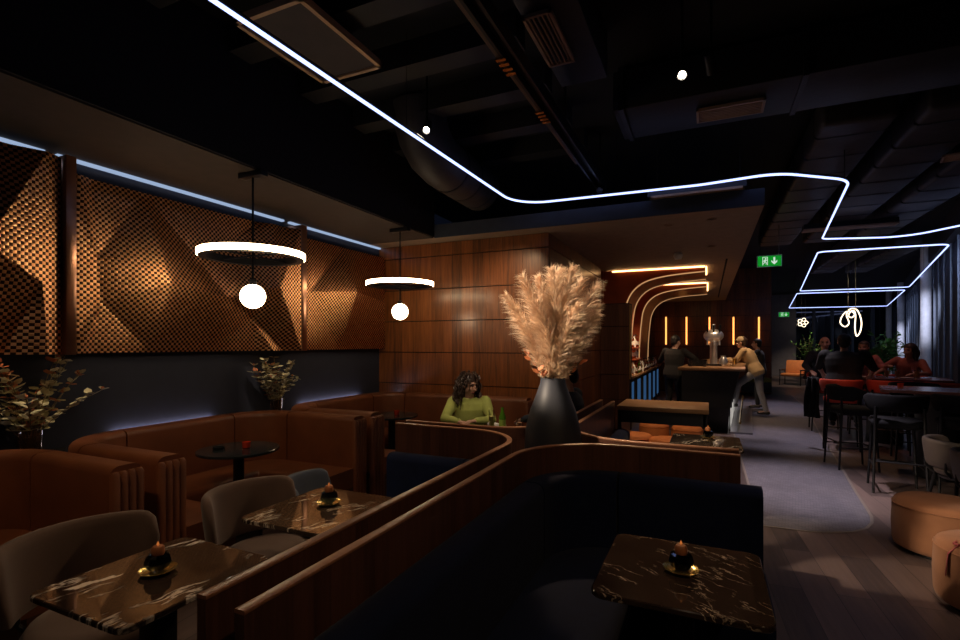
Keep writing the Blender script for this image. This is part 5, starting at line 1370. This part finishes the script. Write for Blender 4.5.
# ================================================================== LIGHT
W = bpy.data.worlds.new('night'); SC.world = W; W.use_nodes = True
bgn = W.node_tree.nodes['Background']; bgn.inputs[0].default_value = (.10, .14, .30, 1); bgn.inputs[1].default_value = .02
def lamp(kind, name, loc, col, e, aim=None, size=.1, spot=60, blend=.6, sy=None):
    d = bpy.data.lights.new(name, kind); d.energy = e; d.color = col
    if kind == 'SPOT': d.spot_size = radians(spot); d.spot_blend = blend; d.shadow_soft_size = size
    elif kind == 'AREA':
        d.size = size
        if sy: d.shape = 'RECTANGLE'; d.size_y = sy
    else: d.shadow_soft_size = size
    o = bpy.data.objects.new(name, d); COL.objects.link(o); o.location = loc
    if aim is not None: o.rotation_euler = (Vector(aim)-Vector(loc)).to_track_quat('-Z', 'Y').to_euler()
    return o
WARM = (1.0, .66, .38); WARM2 = (1.0, .78, .56); COOL = (.55, .68, 1.0)
lamp('SPOT', 'downlight_pampas', (-2.7, 1.7, 2.95), WARM2, 850, (-.93, 3.2, 1.75), .05, 24, .5)
lamp('SPOT', 'downlight_pampas', (-.2, 1.6, 3.6), WARM2, 45, (-.93, 3.2, 1.8), .05, 24, .5)
lamp('SPOT', 'downlight_wood', (-2.3, 5.0, 2.98), WARM, 50, (-2.4, 6.1, 2.0), .05, 75, 1.0)
lamp('SPOT', 'downlight_table', (-1.9, .6, 3.4), WARM2, 30, (-1.86, 1.2, .74), .04, 34, 1.0)
lamp('SPOT', 'downlight_table', (-1.8, 1.2, 3.4), WARM2, 38, (-1.84, 2.05, .74), .04, 34, 1.0)
lamp('SPOT', 'downlight_table', (-.1, .6, 3.4), WARM2, 18, (-.05, 2.05, .74), .04, 30, 1.0)
lamp('SPOT', 'downlight_table', (.0, 4.4, 2.98), WARM2, 40, (0, 4.8, .74), .04, 45, .8)
lamp('SPOT', 'spot_woman', (-2.0, 4.2, 2.98), WARM2, 45, (-2.1, 4.7, .9), .05, 50, .8)
lamp('SPOT', 'fill_front', (1.3, .3, 3.6), WARM, 42, (-.9, 1.9, .8), .06, 62, .9)  # two added warm fills for the divider faces, no fixtures there
lamp('SPOT', 'fill_front', (-.6, -.8, 3.6), WARM, 26, (-.6, 3.0, .8), .06, 62, .9)
lamp('SPOT', 'fill_rim', (-1.0, 5.0, 2.98), WARM, 130, (-1.0, 2.2, 1.0), .05, 70, .9)  # added spot that puts a grazing highlight on the divider rims
lamp('SPOT', 'downlight_booth', (-2.9, .6, 3.4), WARM, 48, (-3.2, 1.9, .6), .06, 70, .9)
lamp('SPOT', 'downlight_counter', (-.4, 6.6, 2.98), WARM, 110, (-.42, 6.4, .9), .05, 80, .9)
lamp('SPOT', 'downlight_aisle', (.9, 6.4, 3.5), (1.0, .86, .93), 620, (.95, 6.6, 0), .06, 48, .9)
lamp('SPOT', 'downlight_aisle', (1.1, 9.6, 3.5), (1.0, .86, .95), 400, (1.15, 9.8, 0), .06, 48, .9)
lamp('SPOT', 'downlight_aisle', (1.4, 14.5, 3.6), (.95, .82, .95), 300, (1.5, 14.5, 0), .06, 60, .9)
lamp('SPOT', 'downlight_aisle', (.8, 3.4, 3.6), (.95, .72, .68), 45, (.9, 3.6, 0), .06, 60, .9)
lamp('SPOT', 'downlight_pouf', (1.2, 3.9, 3.5), WARM, 75, (1.55, 4.4, .3), .06, 40, .9)
lamp('SPOT', 'downlight_stools', (1.6, 6.6, 3.55), WARM2, 20, (2.1, 7.0, .8), .06, 55, .9)
lamp('SPOT', 'downlight_bar', (.3, 9.5, 2.98), WARM, 120, (.1, 10.6, 1.1), .05, 80, .9)
lamp('SPOT', 'downlight_bar', (.6, 12.0, 2.98), WARM, 130, (.6, 12.4, 1.2), .05, 90, .9)
lamp('SPOT', 'downlight_backbar', (-1.05, 10.9, 2.6), WARM, 110, (-1.5, 11.7, 1.0), .05, 90, .9)
lamp('SPOT', 'spot_guests', (2.4, 10.3, 3.4), (1.0, .45, .30), 20, (2.5, 10.4, 1.0), .06, 75, .9)
lamp('SPOT', 'spot_guests', (1.2, 7.9, 3.4), (1.0, .42, .26), 55, (2.1, 9.05, .70), .06, 22, .9)  # added narrow spot to brighten the red seats from above left
lamp('SPOT', 'fill_bouquet', (-3.45, 1.0, 2.97), WARM2, 60, (-4.25, 1.87, 1.15), .04, 26, .8)  # two added spots to brighten the bouquets, not real fittings
lamp('SPOT', 'fill_bouquet', (-3.45, 3.4, 2.97), WARM2, 60, (-4.27, 4.05, 1.1), .04, 24, .8)
lamp('SPOT', 'spot_woman', (-1.5, 3.5, 2.6), WARM2, 40, (-2.3, 4.9, 1.05), .05, 26, .8)  # added spot to lift her face, hangs from no fixture
lamp('SPOT', 'downlight_floor', (1.75, 8.7, 3.4), WARM, 75, (1.85, 8.2, 0), .05, 40, .9)
lamp('SPOT', 'fill_facade', (3.45, 9.2, 3.2), COOL, 170, (4.9, 15.2, 1.9), .06, 50, 1.0)  # two added cool fills so the facade does not go dark
lamp('SPOT', 'fill_facade', (4.4, 18.2, 3.2), COOL, 170, (6.5, 23.5, 1.9), .06, 50, 1.0)
lamp('SPOT', 'fill_box', (.35, 6.3, 2.98), WARM, 60, (-1.5, 9.0, 1.4), .05, 60, .9)  # added fill for the dark wood block and the box side
lamp('SPOT', 'fill_column', (3.0, 11.8, 3.45), (.72, .78, 1.0), 900, (4.836, 15.6, 2.2), .06, 20, 1.0)  # two added cool spots that brighten the white columns
lamp('SPOT', 'fill_column', (5.4, 21.0, 3.45), (.72, .78, 1.0), 700, (6.95, 24.8, 1.6), .06, 22, .9)
lamp('SPOT', 'downlight_far', (3.0, 21.0, 3.7), WARM2, 300, (3.1, 22.6, .4), .06, 60, .9)
lamp('SPOT', 'downlight_far', (4.3, 25.6, 3.7), WARM2, 300, (4.2, 26.7, 1.4), .06, 60, .9)
lamp('SPOT', 'downlight_far_floor', (4.6, 19.0, 3.7), WARM2, 200, (4.8, 19.6, 1.4), .06, 70, .9)
SC.view_settings.view_transform = 'Standard'
SC.view_settings.look = 'None'
SC.view_settings.exposure = 0.0
